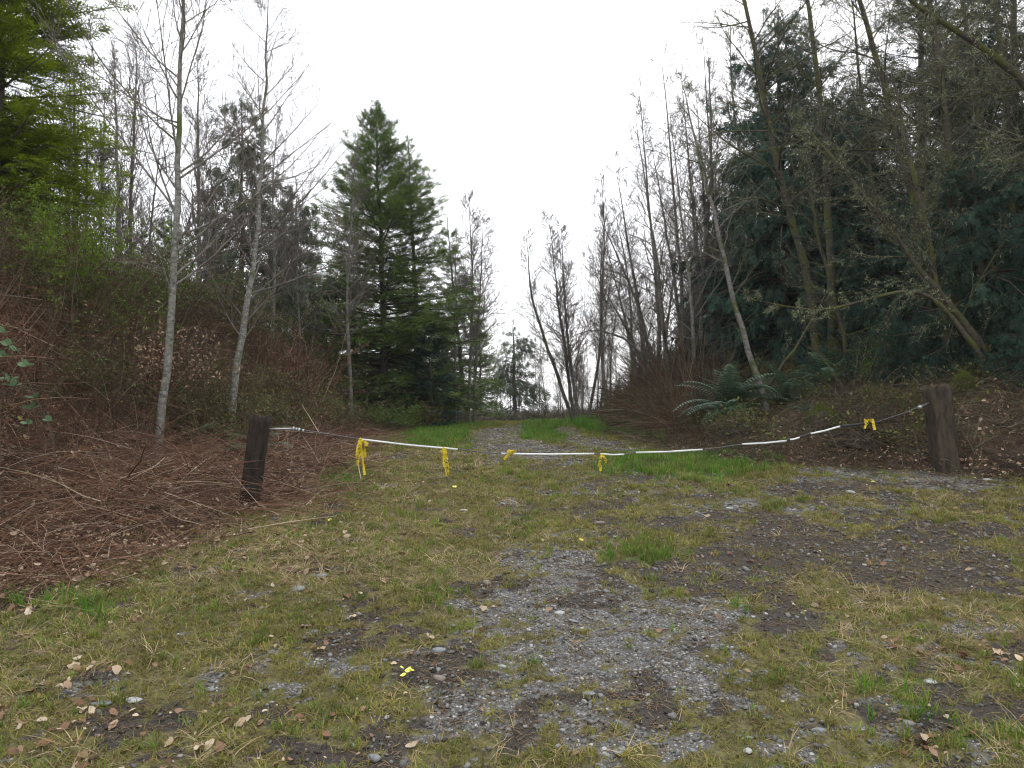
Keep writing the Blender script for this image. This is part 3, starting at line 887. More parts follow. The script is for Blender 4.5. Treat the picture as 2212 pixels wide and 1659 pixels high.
    vs = [tangle_mesh(18, 0.6, 0.004, 0.7, M['cane_dark'], "stem_tangle") for _ in range(5)]
    s = U(n, 0.6, 1.2)
    scatter("dead_stems", "thin dead stems strewn over the leafy slope behind the brown post", place(x, y, 0.01), eulers(normals_at(x, y), U(n, 0, 6.28), U(n, -.1, .1), U(n, -.1, .1)), np.stack([s, s, s * U(n, .5, 1.0)], -1), vs)
    # scrub closing the view where the track bends away
    n = 2400
    y = 34 + 40 * rng.random(n) ** 1.3; x = (rng.random(n) * 2 - 1) * y * 0.75
    xl = -rng.uniform(0.0, 1, 1500) * 16 - 5.2; yl = U(1500, 22, 40); x = np.concatenate([x, xl]); y = np.concatenate([y, yl])
    k = ~((np.abs(x / y * F + 1106 - 1090) < 75) & (y < 46)); x, y = x[k], y[k]; n = len(x)
    vs = [tangle_mesh(30, 1.6, 0.012, 1.5, M['cane_dark'], "scrub_clump", 0.6) for _ in range(4)]
    s = U(n, 0.5, 1.2)
    scatter("far_undergrowth", "grey-brown undergrowth beneath the far trees", place(x, y, 0), eulers(np.tile([0, 0, 1.], (n, 1)), U(n, 0, 6.28), U(n, -.15, .15), U(n, -.15, .15)), np.stack([s, s, s], -1), vs)
do_brush()

# ------------------------------------------------------------------ tree builders
def children_of(paths, radii, nper, t0, t1, lenf, ang, up, K, wob, rfac, rmin=0.002, gravity=0.0, az=None):
    """grow nper side shoots from every path"""
    N, KP, _ = paths.shape
    n = N * nper
    pi = np.repeat(np.arange(N), nper)
    t = (np.tile(np.linspace(0, 1, nper, endpoint=False), N) + rng.random(n) / nper) * (t1 - t0) + t0
    ft = t * (KP - 1); i0 = np.clip(ft.astype(int), 0, KP - 2); fr = (ft - i0)[:, None]
    p0 = paths[pi, i0] * (1 - fr) + paths[pi, i0 + 1] * fr
    r0 = radii[pi, i0] * (1 - fr[:, 0]) + radii[pi, i0 + 1] * fr[:, 0]
    tan = norm(paths[pi, i0 + 1] - paths[pi, i0])
    a = rng.uniform(0, 2 * np.pi, n) if az is None else az(n)
    ref = np.tile([0.2, 0.1, 1.0], (n, 1)); bad = np.abs((tan * norm(ref)).sum(1)) > 0.9; ref[bad] = [1, 0.1, 0]
    u = norm(np.cross(tan, ref)); v = np.cross(tan, u)
    if KP > 2 and az is None and False: pass
    perp = u * np.cos(a)[:, None] + v * np.sin(a)[:, None]
    th = rng.normal(ang, 0.18, n)[:, None]
    d = norm(tan * np.cos(th) + perp * np.sin(th))
    L = lenf(t, pi) * rng.uniform(0.65, 1.2, n)
    P_ = np.zeros((n, K, 3)); P_[:, 0] = p0
    for k in range(1, K):
        d = norm(d + np.array([0, 0, 1.0]) * (up / (K - 1)) + rng.normal(0, wob, (n, 3)))
        P_[:, k] = P_[:, k - 1] + d * (L / (K - 1))[:, None]
    R0 = np.minimum(r0 * rfac, 0.0085 * L + rmin)
    R_ = np.maximum(R0[:, None] * np.linspace(1, 0.25, K)[None], rmin)
    return P_, R_, L

def trunk_path(pts, K=14, wob=0.02):
    pts = np.asarray(pts, float)
    s = np.concatenate([[0], np.cumsum(np.linalg.norm(np.diff(pts, axis=0), axis=1))])
    u = np.linspace(0, s[-1], K)
    p = np.stack([np.interp(u, s, pts[:, i]) for i in range(3)], -1)
    # smooth
    for _ in range(2):
        p[1:-1] = 0.25 * p[:-2] + 0.5 * p[1:-1] + 0.25 * p[2:]
    p[1:-1] += rng.normal(0, wob, (K - 2, 3)) * np.array([1, 1, 0.3])
    return p, s[-1]

def bare_parts(path, rad, length, n1=42, n2=7, n3=5, blen=0.22, ang=0.9, up=0.5, t0=0.15, bark='bark_grey', twig='twig', tw=0.0032, lichen=0, tmax=0.98, profile=None, wob=0.10, K1=8):
    """returns {part: mesh} for a leafless tree; path (K,3) local"""
    n1 = int(n1 * 1.25); n2 = int(n2 * 1.3); n3 = int(n3 * 1.4); blen *= 1.35
    out_ = {}
    out_['trunk'] = Geo().tubes(path, rad, 9).mesh("trunk", M[bark], True)
    prof = profile or (lambda t: np.clip(1.15 - t, 0.12, 1) * np.clip((t - t0) * 6 + 0.45, 0, 1))
    P1, R1, L1 = children_of(path[None], rad[None], n1, t0, tmax, lambda t, i: blen * length * prof(t), ang, up, K1, wob, 0.42, 0.003)
    P2, R2, L2 = children_of(P1, R1, n2, 0.15, 0.97, lambda t, i: L1[i] * 0.46 * (1.15 - 0.7 * t), 0.75, up * 0.5, 4, 0.10, 0.6, tw)
    gb = Geo().tubes(P1, R1, 5)
    out_['branches'] = gb.mesh("branches", M[bark if bark != 'bark_pale' else 'bark_grey'], True)
    gt = Geo().tubes(P2, R2, 3)
    if n3:
        P3, R3, L3 = children_of(P2, R2, n3, 0.1, 1.0, lambda t, i: np.clip(L2[i] * 0.55, 0.08, 0.5), 0.7, 0.15, 3, 0.15, 0.7, tw * 0.8)
        gt.tubes(P3[:, [0, 2]], np.tile([tw * .8, tw * .35], (len(P3), 1)), 3)
    out_['twigs'] = gt.mesh("twigs", M[twig])
    if lichen:
        gl = Geo()
        allp = np.concatenate([P1.reshape(-1, 3), P2[:, 1:4].reshape(-1, 3)])
        pk = allp[rng.integers(0, len(allp), lichen)] + rng.normal(0, 0.012, (lichen, 3))
        q = arc_paths(pk, U(lichen, 0, 6.28), U(lichen, -1.2, 0.8), U(lichen, 0.02, 0.055), 2, U(lichen, 0, .5), 0.4)
        gl.tubes(q, np.tile([0.005, 0.002], (lichen, 1)) * U(lichen, 0.5, 1.4)[:, None], 3)
        out_['lichen'] = gl.mesh("lichen", M['lichen'])
    return out_

def assemble(name, label, cat, parts, loc, group=None, stuff=('twigs', 'lichen', 'foliage', 'branches')):
    t = thing(name, label, cat, loc, group)
    for k, me in parts.items():
        o = obj(k, me, t)
        if k in stuff: o["kind"] = "stuff"
    return t

# sprays
def spray_fir():
    V = []; T = []
    def strip(a, b, wd, z=0.0):
        a = np.array(a); b = np.array(b); d = norm(b - a); s = np.array([-d[1], d[0], 0]) * wd
        m = (a + b) / 2 + np.array([0, 0, z]); i = len(V)
        V.extend([a, m - s, b, m + s]); T.extend([(i, i + 1, i + 2), (i, i + 2, i + 3)])
    strip((0, 0, 0), (1, 0, 0.02), 0.045)
    for k in range(3):
        t = 0.12 + 0.28 * k; L = 0.52 * (1 - 0.55 * t)
        for sg in (-1, 1):
            tt = t + 0.05 * sg
            strip((tt, 0, 0), (tt + L * 0.62, sg * L * 0.80, 0.05 * (k % 2) - 0.02), 0.047, 0.03)
    return np.array(V), None, np.array(T)
def spray_cedar():
    V = []; T = []
    def strip(a, b, wd, z=0.0):
        a = np.array(a); b = np.array(b); d = norm(b - a); s = np.array([-d[1], d[0], 0]) * wd
        m = a * 0.45 + b * 0.55 + np.array([0, 0, z]); i = len(V)
        V.extend([a, m - s, b, m + s]); T.extend([(i, i + 1, i + 2), (i, i + 2, i + 3)])
    strip((0, 0, 0), (1, 0, -0.10), 0.05)
    for k in range(3):
        t = 0.08 + 0.27 * k; L = 0.55 * (1 - 0.6 * t)
        for sg in (-1, 1):
            strip((t, 0, 0), (t + L * 0.75, sg * L * 0.6, -0.05 - 0.08 * t), 0.055, 0.02)
    return np.array(V), None, np.array(T)
SF = spray_fir(); SC = spray_cedar()

def conifer_parts(Ht, kind='fir', nb=150, rbase=2.2, prof=None, t0=0.03, mat=None, spray=0.30, nsec=9, nspr=3, r0=0.11, droop=None, lean=(0, 0), sparse=0.0):
    mat = mat or kind
    K = 14
    z = np.linspace(-0.15, Ht, K)
    path = np.stack([lean[0] * (z / Ht) ** 1.3 + rng.normal(0, 0.02, K), lean[1] * (z / Ht) ** 1.3 + rng.normal(0, 0.02, K), z], -1)
    rad = r0 * np.linspace(1, 0.08, K)
    out_ = {'trunk': Geo().tubes(path, rad, 8).mesh("trunk", M['bark_dark'], True)}
    prof = prof or (lambda t: (1 - t) ** 0.75)
    t = np.sort(t0 + (1 - t0 - 0.02) * rng.random(nb) ** 0.9)
    t = t[rng.random(nb) < np.interp(t, [0, .84, .93, 1], [1, 1, .45, .25])]
    if kind == 'fir': t = np.round(t * (Ht / 0.36)) / (Ht / 0.36) * 0.35 + t * 0.65      # loose whorls
    n = len(t)
    p0 = np.stack([np.interp(t * Ht, path[:, 2], path[:, i]) for i in range(2)] + [t * Ht], -1)
    az = rng.uniform(0, 6.283, n)
    lump = 0.86 + 0.28 * vnoise(az * 1.2, t * Ht * 0.9, int(nb))
    L = rbase * prof(t) * rng.uniform(0.5, 1.12, n) * lump + 0.05
    if kind == 'fir':
        el = np.interp(t, [0, 0.4, 0.8, 1], [-0.15, 0.12, 0.5, 1.0]) + rng.normal(0, 0.12, n)
        dr = np.interp(t, [0, 0.6, 1], [0.15, -0.1, -0.4])
    else:
        el = np.interp(t, [0, 0.5, 1], [-0.05, 0.15, 0.75]) + rng.normal(0, 0.15, n)
        dr = np.interp(t, [0, 0.7, 1], [0.75, 0.7, 0.4])
    KB = 7
    B = np.zeros((n, KB, 3)); B[:, 0] = p0
    d = np.stack([np.cos(az) * np.cos(el), np.sin(az) * np.cos(el), np.sin(el)], -1)
    for k in range(1, KB):
        upk = dr if kind == 'fir' or k < 5 else -dr * 0.8       # cedar tips lift again
        d = norm(d + np.array([0, 0, -1.0]) * (upk / (KB - 1))[:, None] + rng.normal(0, 0.05, (n, 3)))
        B[:, k] = B[:, k - 1] + d * (L / (KB - 1))[:, None]
    R = np.maximum((0.010 * L + 0.004)[:, None] * np.linspace(1, 0.2, KB)[None], 0.003)
    out_['branches'] = Geo().tubes(B, R, 4).mesh("branches", M['bark_dark'], True)
    # secondary twigs alternate to both sides
    pos = []; dirs = []; scl = []
    for j in range(nsec):
        ft = (0.12 + 0.86 * (j + rng.random(n)) / nsec) * (KB - 1)
        i0 = np.clip(ft.astype(int), 0, KB - 2); fr = (ft - i0)[:, None]
        bp = B[np.arange(n), i0] * (1 - fr) + B[np.arange(n), i0 + 1] * fr
        tan = norm(B[np.arange(n), i0 + 1] - B[np.arange(n), i0])
        side = norm(np.cross(tan, np.array([0, 0, 1.0])))
        sg = np.where(rng.random(n) < 0.5, -1, 1) if j % 2 else np.where(rng.random(n) < 0.5, 1, -1)
        if kind == 'fir':
            sd = norm(tan * 0.75 + side * sg[:, None] * rng.uniform(0.5, 1.0, (n, 1)) + np.array([0, 0, 1]) * rng.uniform(-0.25, 0.15, (n, 1)))
        else:
            sd = norm(tan * 0.6 + side * sg[:, None] * rng.uniform(0.2, 0.8, (n, 1)) + np.array([0, 0, -1]) * rng.uniform(0.2, 1.2, (n, 1)))
        sl = np.minimum(L * 0.42 * (1.05 - 0.8 * ft / (KB - 1)), 1.0) + 0.05
        for i in range(nspr):
            f = (i + rng.random(n)) / nspr
            pos.append(bp + sd * (sl * f * 0.9)[:, None] + rng.normal(0, 0.03, (n, 3)))
            if kind == 'fir':
                dd = norm(sd + rng.normal(0, 0.28, (n, 3)) + tan * 0.2)
            else:
                dd = norm(sd * 0.7 + np.array([0, 0, -1]) * rng.uniform(0.1, 1.1, (n, 1)) + rng.normal(0, 0.25, (n, 3)))
            dirs.append(dd)
            scl.append(spray * rng.uniform(0.6, 1.25, n) * np.clip(0.28 + 1.1 * L / rbase, 0.3, 1.1))
    # leading tips
    pos.append(B[:, -1]); dirs.append(norm(B[:, -1] - B[:, -2])); scl.append(spray * np.clip(0.3 + 1.1 * L / rbase, 0.3, 0.9))
    pos = np.concatenate(pos); dirs = np.concatenate(dirs); scl = np.concatenate(scl)
    if sparse:
        k = rng.random(len(pos)) > sparse
        pos, dirs, scl = pos[k], dirs[k], scl[k]
    tmpl = SF if kind == 'fir' else SC
    spin = rng.normal(0, 0.5 if kind == 'fir' else 1.2, len(pos))
    g = Geo().stamp(tmpl[0], tmpl[1], tmpl[2], pos, frames(dirs, spin), scl)
    # leader
    tz = np.linspace(Ht * 0.93, Ht * 0.995, 7)
    lp = np.stack([np.interp(tz, path[:, 2], path[:, 0]), np.interp(tz, path[:, 2], path[:, 1]), tz], -1)
    lp = np.repeat(lp, 2, 0); m_ = len(lp)
    g.stamp(tmpl[0], None, tmpl[2], lp, frames(norm(np.stack([rng.normal(0, .5, m_), rng.normal(0, .5, m_), np.ones(m_)], -1)), U(m_, 0, 6)), np.ones(m_) * spray * 0.35)
    out_['foliage'] = g.mesh("foliage", M[mat])
    return out_

# ------------------------------------------------------------------ conifers seen one by one
def base_at(px, d, dz=-0.05):
    x = float(P(px, 880, d)[0]); return np.array([x, d, float(H(x, d)) + dz])

def height_to(px, py, base):
    return float(P(px, py, base[1])[2] - base[2])

conf = []
def add_conifer(label, px, top, d, kind, group=None, name=None, cat=None, **kw):
    b = base_at(px, d)
    ht = height_to(top[0], top[1], b)
    lean = (float(P(top[0], top[1], d)[0] - b[0]), 0)
    t = assemble(name or ("fir_tree" if kind == 'fir' else "cedar_tree"), label, cat or ("fir tree" if kind == 'fir' else "cedar tree"),
                 conifer_parts(ht, kind, lean=lean, **kw), b, group)
    conf.append(t); return t

def prof_fir(t): return np.interp(t, [0, 0.12, 0.35, 0.6, 0.8, 0.93, 1], [1.05, 1.05, 0.98, 0.74, 0.42, 0.16, 0.02])
def prof_air(t): return np.interp(t, [0, 0.2, 0.5, 0.75, 1], [1.0, 0.95, 0.75, 0.45, 0.06])
def prof_ced(t): return np.interp(t, [0, 0.25, 0.55, 0.8, 0.93, 1], [1.0, 0.98, 0.72, 0.46, 0.30, 0.06])

add_conifer("tall bushy green fir with a bare spike top, nearest the track curve", 832, (812, 222), 24.5, 'fir', nb=430, rbase=2.85, prof=prof_fir, nsec=12, nspr=4, spray=0.28, r0=0.16)
add_conifer("narrower green fir pressed against the taller bushy fir", 905, (882, 292), 26.5, 'fir', nb=290, rbase=2.2, prof=prof_fir, nsec=9, nspr=4, spray=0.26, r0=0.14)
add_conifer("thin dark fir behind pale bare trunks by the track curve", 1003, (965, 470), 31, 'fir', nb=120, rbase=1.5, prof=prof_air, nsec=8, nspr=3, spray=0.36, r0=0.12, sparse=0.15)
add_conifer("small blue-green fir sapling under the big firs", 935, (925, 700), 22.5, 'fir', nb=90, rbase=0.75, prof=prof_air, nsec=7, nspr=3, spray=0.24, r0=0.05, mat='cedar')
add_conifer("airy grey-green cedar with ragged drooping boughs behind the pale alders", 520, (522, 205), 21, 'cedar', nb=190, rbase=2.1, prof=prof_ced, nsec=8, nspr=3, spray=0.34, mat='cedar_dry', sparse=0.12)
add_conifer("lower ragged cedar behind the bank, between grey cedar and bushy fir", 640, (640, 385), 25, 'cedar', nb=120, rbase=1.6, prof=prof_ced, nsec=8, nspr=3, spray=0.36, mat='cedar_dry', sparse=0.2)
add_conifer("huge bright green fir cut off by the picture edge above the bank", -25, (10, -330), 10.8, 'fir', nb=520, rbase=1.6, prof=lambda t: np.interp(t, [0, 0.1, 0.3, 0.55, 0.8, 1], [0.55, 0.8, 1.0, 0.95, 0.6, 0.05]), nsec=11, nspr=4, spray=0.19, r0=0.16, mat='fir_near')
add_conifer("dull wispy fir peeking from behind the bright green fir", 165, (160, 150), 17, 'fir', nb=110, rbase=1.2, prof=prof_air, nsec=7, nspr=2, spray=0.26, mat='cedar_dry', sparse=0.3)
add_conifer("distant hazy cedar standing where the track disappears", 1112, (1108, 690), 46, 'cedar', nb=100, rbase=3.0, prof=prof_air, nsec=8, nspr=3, spray=0.45, sparse=0.35, mat='cedar_dry', r0=0.16)
add_conifer("large dark cedar with a jagged twin top above the sword fern", 1700, (1678, 20), 18.5, 'cedar', nb=420, rbase=2.5, prof=lambda t: np.interp(t, [0, .25, .55, .75, .9, 1], [1, .95, .8, .62, .42, .05]), nsec=11, nspr=4, spray=0.24, r0=0.18)
add_conifer("dark cedar filling the gap behind the mossy leaning trunks", 1830, (1800, 200), 21, 'cedar', nb=250, rbase=2.5, prof=prof_ced, nsec=10, nspr=4, spray=0.27, r0=0.16)
add_conifer("broad dark cedar with boughs sweeping over the brown post", 2130, (2100, 330), 11.8, 'cedar', nb=230, rbase=1.9, prof=prof_air, nsec=11, nspr=4, spray=0.155, r0=0.12, t0=0.10)
add_conifer("tall grey-green fir whose top is lost in the upper branches", 2000, (1985, -150), 19, 'fir', nb=280, rbase=2.6, prof=prof_air, nsec=9, nspr=4, spray=0.28, r0=0.2, mat='cedar', sparse=0.1, t0=0.12)
add_conifer("dark cedar behind the brown post, lower than its neighbours", 1960, (1950, 430), 15.5, 'cedar', nb=220, rbase=2.3, prof=prof_air, nsec=10, nspr=4, spray=0.21, r0=0.12)
add_conifer("tall dull fir at the picture edge beyond the mossy trunks", 2200, (2190, -260), 17, 'fir', nb=260, rbase=2.5, prof=prof_air, nsec=9, nspr=4, spray=0.27, r0=0.2, mat='cedar', sparse=0.1, t0=0.1)
# further ones share meshes
fa, fb = conf[1], conf[9]
G1 = "dark conifers filling the wood behind the thicket"
for i, (px, d, s) in enumerate([(1560, 27, .75), (1640, 33, .95), (1760, 30, 1.1), (1880, 29, 1.15), (2050, 26, 1.05), (2180, 27, 1.1), (1500, 38, .8), (2280, 22, 1.1), (1930, 36, 1.2), (1400, 46, .6), (1860, 25, 1.3), (1620, 23, .95), (2100, 22, 1.35), (2420, 15, 1.2), (2620, 12, 1.1), (2900, 10, 1.1), (2500, 20, 1.3), (3300, 8, 1.0), (2750, 16, 1.2)]):  # those beyond the right edge are unseen, added to darken the wood
    copy_thing(fb, base_at(px, d), i * 1.3, s * 0.8, label="dark cedar deep in the wood beyond the thicket", group=G1)
for i, (px, d, s) in enumerate([(-230, 12, 1.0), (-420, 9.5, .9), (-900, 7.5, .9), (-330, 16, 1.0), (-1500, 6, .8)]):  # trunks outside the left edge, added to cast shade on the bank
    copy_thing(fa, base_at(px, d), i * 1.9, s, label="fir mostly out of frame on the bank top, added to shade the wood", group="out-of-frame firs added for shade")
G3_ = "cedar saplings on the shaded slope"
for i, (px, d, s) in enumerate([(1930, 11.6, .13), (2010, 11.2, .15), (1860, 12.5, .16), (2085, 11.6, .17), (2160, 10.8, .17), (2215, 10.0, .16), (1780, 13.8, .15), (1990, 12.8, .2), (2120, 12.6, .22), (1905, 14, .2)]):
    copy_thing(conf[13], base_at(px, d), i * 2.3, s * 1.5, label="low dark cedar sapling spreading boughs over the shaded slope", group=G3_)
G2 = "small firs beyond the bank"
for i, (px, d, s) in enumerate([(380, 30, .75), (470, 34, .85), (600, 32, .7), (720, 33, .7), (290, 26, .6), (1040, 42, .62), (60, 22, .8), (-60, 19, .8), (760, 38, .8), (960, 36, .6), (780, 29, .42), (835, 31, .5), (905, 30, .45), (955, 31, .42), (700, 28, .5), (650, 29, .6), (870, 34, .6)]):
    copy_thing(fa, base_at(px, d), i * 1.1, s, label="small dark fir standing beyond the bank among bare trees", group=G2)

# ------------------------------------------------------------------ bare trees drawn one by one
def hero(label, pts, d, name="alder_tree", cat="bare tree", dtop=None, base_px=None, group=None, K=16, extend=0, **kw):
    """pts: (px, py, width px) from base to top at distance d"""
    n = len(pts); dtop = dtop or d
    W = []; R = []
    for i, (px, py, wp) in enumerate(pts):
        dd = d + (dtop - d) * i / (n - 1)
        W.append(P(px, py, dd)); R.append(wp / F * dd / 2 * (0.80 if wp > 5 else 0.6))
    W = np.array(W); R = np.array(R)
    gz = float(H(W[0, 0], W[0, 1]))
    base = np.array([W[0, 0], W[0, 1], gz])
    dirn = W[1] - W[0]
    if W[0, 2] > gz:                       # carry the trunk down into the ground
        k = (W[0, 2] - gz + 0.1) / max(dirn[2], 0.05)
        first = W[0] - dirn * min(k, 1.5)
        first[2] = gz - 0.1
        W = np.vstack([first, W]); R = np.concatenate([[R[0] * 1.15], R])
        base = np.array([first[0], first[1], gz])
    extend = extend or 0.035 * d
    if extend:
        dn = norm(W[-1] - W[-2]); W = np.vstack([W, W[-1] + dn * extend]); R = np.concatenate([R, [min(R[-1] * 0.25, 0.004)]])
    s = np.concatenate([[0], np.cumsum(np.linalg.norm(np.diff(W, axis=0), axis=1))])
    path, L = trunk_path(W, K, 0.012)
    rad = np.interp(np.linspace(0, s[-1], K), s, R)
    return assemble(name, label, cat, bare_parts(path - base, rad, L, **kw), base, group)

hero("pale slender alder rising from the dead canes beside the dark post",
     [(338, 1000, 23), (352, 880, 22), (365, 740, 20), (376, 560, 17), (383, 400, 16), (390, 200, 12), (395, 0, 9)], 8.6, extend=1.2,
     bark='bark_pale', n1=26, n2=8, n3=5, blen=0.30, ang=0.95, up=0.45, t0=0.28, tw=0.0032, K=20, wob=0.06)
hero("second pale alder, bent low down, above the fern on the bank",
     [(505, 850, 20), (520, 720, 18), (545, 620, 14), (560, 450, 11), (570, 250, 8), (577, 50, 5)], 11.5, extend=0.8,
     bark='bark_pale', n1=30, n2=8, n3=4, blen=0.26, ang=0.95, up=0.4, t0=0.2, tw=0.003, K=18, wob=0.07)
hero("forked grey alder in the group between green fir and pale alder", [(262, 640, 12), (258, 450, 10), (252, 300, 7), (248, 160, 3)], 17, n1=34, n2=7, n3=4, blen=0.2, ang=0.55, up=0.6, t0=0.1, tw=0.0045)
hero("grey alder with a steep side fork beside the forked one", [(280, 640, 10), (282, 450, 8), (290, 260, 6), (295, 130, 3)], 18, n1=34, n2=7, n3=4, blen=0.2, ang=0.5, up=0.6, t0=0.1, tw=0.0045)
hero("stout grey alder right behind the slender pale alder", [(432, 760, 16), (430, 560, 12), (428, 360, 8), (426, 170, 4)], 19, n1=38, n2=7, n3=4, blen=0.22, ang=0.6, up=0.5, t0=0.15, tw=0.005)
hero("thin grey alder between the wispy fir and the forked alder", [(215, 640, 8), (218, 450, 7), (225, 250, 4), (228, 200, 3)], 18, n1=30, n2=6, n3=4, blen=0.22, ang=0.6, up=0.4, tw=0.0045)
hero("grey alder trunk climbing behind the bright green fir", [(148, 640, 9), (148, 420, 8), (152, 160, 5)], 15, n1=24, n2=6, n3=3, blen=0.2, ang=0.7, up=0.4, tw=0.004)
hero("bare pale-stemmed tree tallest of the clump by the track curve", [(1010, 905, 9), (1018, 760, 8), (1022, 620, 6), (1015, 470, 2.5)], 27, n1=46, n2=7, n3=4, blen=0.20, ang=0.75, up=0.35, t0=0.25, tw=0.006, bark='bark_pale')
hero("bare pale-stemmed tree with a fanning crown leaning over the track", [(1024, 905, 9), (1028, 760, 8), (1038, 640, 5), (1042, 520, 2.5)], 27.5, n1=46, n2=7, n3=4, blen=0.22, ang=0.85, up=0.3, t0=0.25, tw=0.006, bark='bark_pale')
hero("slim bare tree beside the dark thin fir at the curve", [(985, 905, 7), (982, 760, 6), (985, 560, 3)], 26.5, n1=36, n2=6, n3=3, blen=0.17, ang=0.8, up=0.3, t0=0.2, tw=0.006, bark='bark_pale')
hero("bare alder standing straight at the grass by the track", [(1240, 905, 10), (1226, 800, 9), (1212, 700, 7), (1200, 600, 5), (1190, 515, 2.5)], 29, n1=44, n2=7, n3=4, blen=0.2, ang=0.7, up=0.4, t0=0.2, tw=0.0065)
hero("bare alder leaning furthest over the track in a slow curve", [(1236, 905, 10), (1200, 800, 9), (1165, 700, 7), (1147, 640, 6), (1141, 555, 3)], 28.5, n1=34, n2=6, n3=4, blen=0.17, ang=0.75, up=0.4, t0=0.25, tw=0.006)
hero("third bare alder from the same clump beside the lush grass", [(1250, 905, 10), (1232, 790, 8), (1218, 640, 6), (1215, 540, 3)], 28.7, n1=44, n2=7, n3=4, blen=0.2, ang=0.7, up=0.4, t0=0.2, tw=0.0065)

# cluster right of the track, many stems fanning towards it
stems = [((1395, 870), (1335, 390), 21), ((1420, 870), (1383, 225), 22), ((1450, 880), (1375, 275), 19), ((1475, 880), (1432, 150), 20),
         ((1465, 870), (1300, 480), 23), ((1500, 890), (1452, 290), 18), ((1510, 870), (1475, 200), 22), ((1440, 870), (1290, 600), 24),
         ((1490, 880), (1410, 330), 24), ((1530, 880), (1505, 230), 20), ((1380, 880), (1318, 560), 26), ((1550, 870), (1520, 120), 23)]
labs = ["slim bare stem first of the fan above the brown thicket", "tall straight bare stem in the fan above the brown thicket", "thick dark bare stem leaning out of the fan by the track",
        "tallest grey bare trunk of the fan beside the track", "low sprawling bare stem reaching out over the thicket", "dark bare stem curving up next to the cedar",
        "straight bare stem just before the dark cedar", "lowest arching bare stem over the lush grass", "thin bare stem crossing behind the leaning dark one",
        "bare stem half hidden by the cedar boughs", "short bare stem at the outer edge of the thicket", "mossy bare trunk rising against the dark cedar"]
for (b0, tp, d), lb in zip(stems, labs):
    mid = ((b0[0] * 0.45 + tp[0] * 0.55) + 12, (b0[1] * 0.5 + tp[1] * 0.5))
    hero(lb, [(b0[0], b0[1], 13), (mid[0] + 14, b0[1] * .72 + tp[1] * .28, 11), (mid[0], mid[1], 8), (tp[0], tp[1], 2.5)], d, n1=26, n2=7, n3=4, blen=0.19, ang=0.85, up=0.30, t0=0.15,
         tw=0.0042, bark='bark_moss' if 'mossy' in lb else 'bark_grey', twig='twig')
# arching branch-like sapling over the track
hero("bent sapling arching low across the gap above the lush grass", [(1430, 860, 9), (1405, 790, 8), (1360, 730, 7), (1300, 712, 5), (1260, 708, 4), (1225, 735, 2)], 20, n1=16, n2=5, n3=3, blen=0.2, ang=0.8, up=-0.2, t0=0.3, tw=0.005)

# mossy trunks of the wood
MS = dict(bark='bark_moss', twig='twig_moss')
hero("leaning speckled alder planted on the slope just past the sword fern", [(1665, 915, 20), (1640, 830, 17), (1615, 740, 15), (1580, 640, 13), (1555, 520, 11), (1520, 360, 8), (1480, 210, 4)], 12.6, bark='bark_grey', twig='twig_moss',
     n1=24, n2=6, n3=4, blen=0.22, ang=0.9, up=0.3, t0=0.35, tw=0.003, lichen=500)
hero("thick mossy alder with long level limbs in front of the large cedar", [(1772, 830, 24), (1762, 700, 21), (1735, 560, 19), (1705, 450, 17), (1672, 330, 15), (1640, 150, 12), (1608, 0, 10)], 14.5, extend=1.5,
     n1=30, n2=7, n3=4, blen=0.30, ang=1.15, up=0.05, t0=0.35, tw=0.0035, lichen=1500, K=18, **MS)
hero("straight mossy trunk passing the large cedar's shoulder", [(1800, 830, 22), (1795, 600, 20), (1790, 470, 19), (1778, 260, 15), (1745, 0, 11)], 15.5, extend=1.5, n1=30, n2=7, n3=4, blen=0.24, ang=1.05, up=0.1, t0=0.4, tw=0.0036, lichen=1200, K=18, **MS)
hero("long mossy trunk leaning back behind the brown post", [(2035, 850, 24), (2012, 650, 22), (1990, 500, 20), (1960, 380, 18), (1930, 270, 17), (1900, 150, 15), (1858, 0, 12)], 13, extend=1.5, n1=34, n2=8, n3=5, blen=0.24, ang=1.05, up=0.1, t0=0.35, tw=0.0036, lichen=2200, K=18, **MS)
hero("dark mossy trunk standing steeply above the brown post", [(2075, 850, 26), (2062, 640, 24), (2054, 480, 22), (2047, 290, 20), (2030, 140, 17), (2005, 0, 14)], 12, extend=1.5, n1=34, n2=8, n3=5, blen=0.24, ang=1.1, up=0.05, t0=0.35, tw=0.0034, lichen=2400, K=18, **MS)
hero("mossy forked trunk just in front of the steep dark one", [(2050, 850, 20), (2040, 700, 18), (2014, 575, 16), (1990, 440, 14), (1957, 315, 12), (1935, 200, 6)], 11.2, n1=24, n2=7, n3=4, blen=0.22, ang=1.0, up=0.1, t0=0.3, tw=0.003, lichen=1500, K=16, **MS)
hero("slanting moss-covered pole of a tree slicing across the cedars", [(2130, 760, 22), (2060, 665, 17), (1986, 591, 14), (1928, 501, 12), (1853, 412, 10), (1790, 330, 8), (1739, 272, 5)], 10.8, n1=22, n2=6, n3=4, blen=0.2, ang=0.9, up=0.1, t0=0.15, tw=0.003, lichen=1300, **MS)
hero("low mossy sapling arching across the dark wood like a bow", [(2110, 760, 16), (2060, 690, 13), (2017, 631, 11), (1969, 622, 10), (1867, 649, 7), (1765, 676, 6), (1690, 660, 4), (1635, 649, 2.5)], 10.5, n1=18, n2=5, n3=3, blen=0.12, ang=0.8, up=-0.1, t0=0.25, tw=0.0028, lichen=900, K=20, **MS)
hero("heavy mossy trunk bending in from the picture edge high up", [(2330, 700, 34), (2290, 400, 28), (2240, 190, 24), (2122, 93, 18), (1990, 29, 13), (1930, -30, 8)], 9.5, n1=30, n2=8, n3=5, blen=0.22, ang=1.0, up=0.05, t0=0.35, tw=0.003, lichen=2400, K=18, **MS)
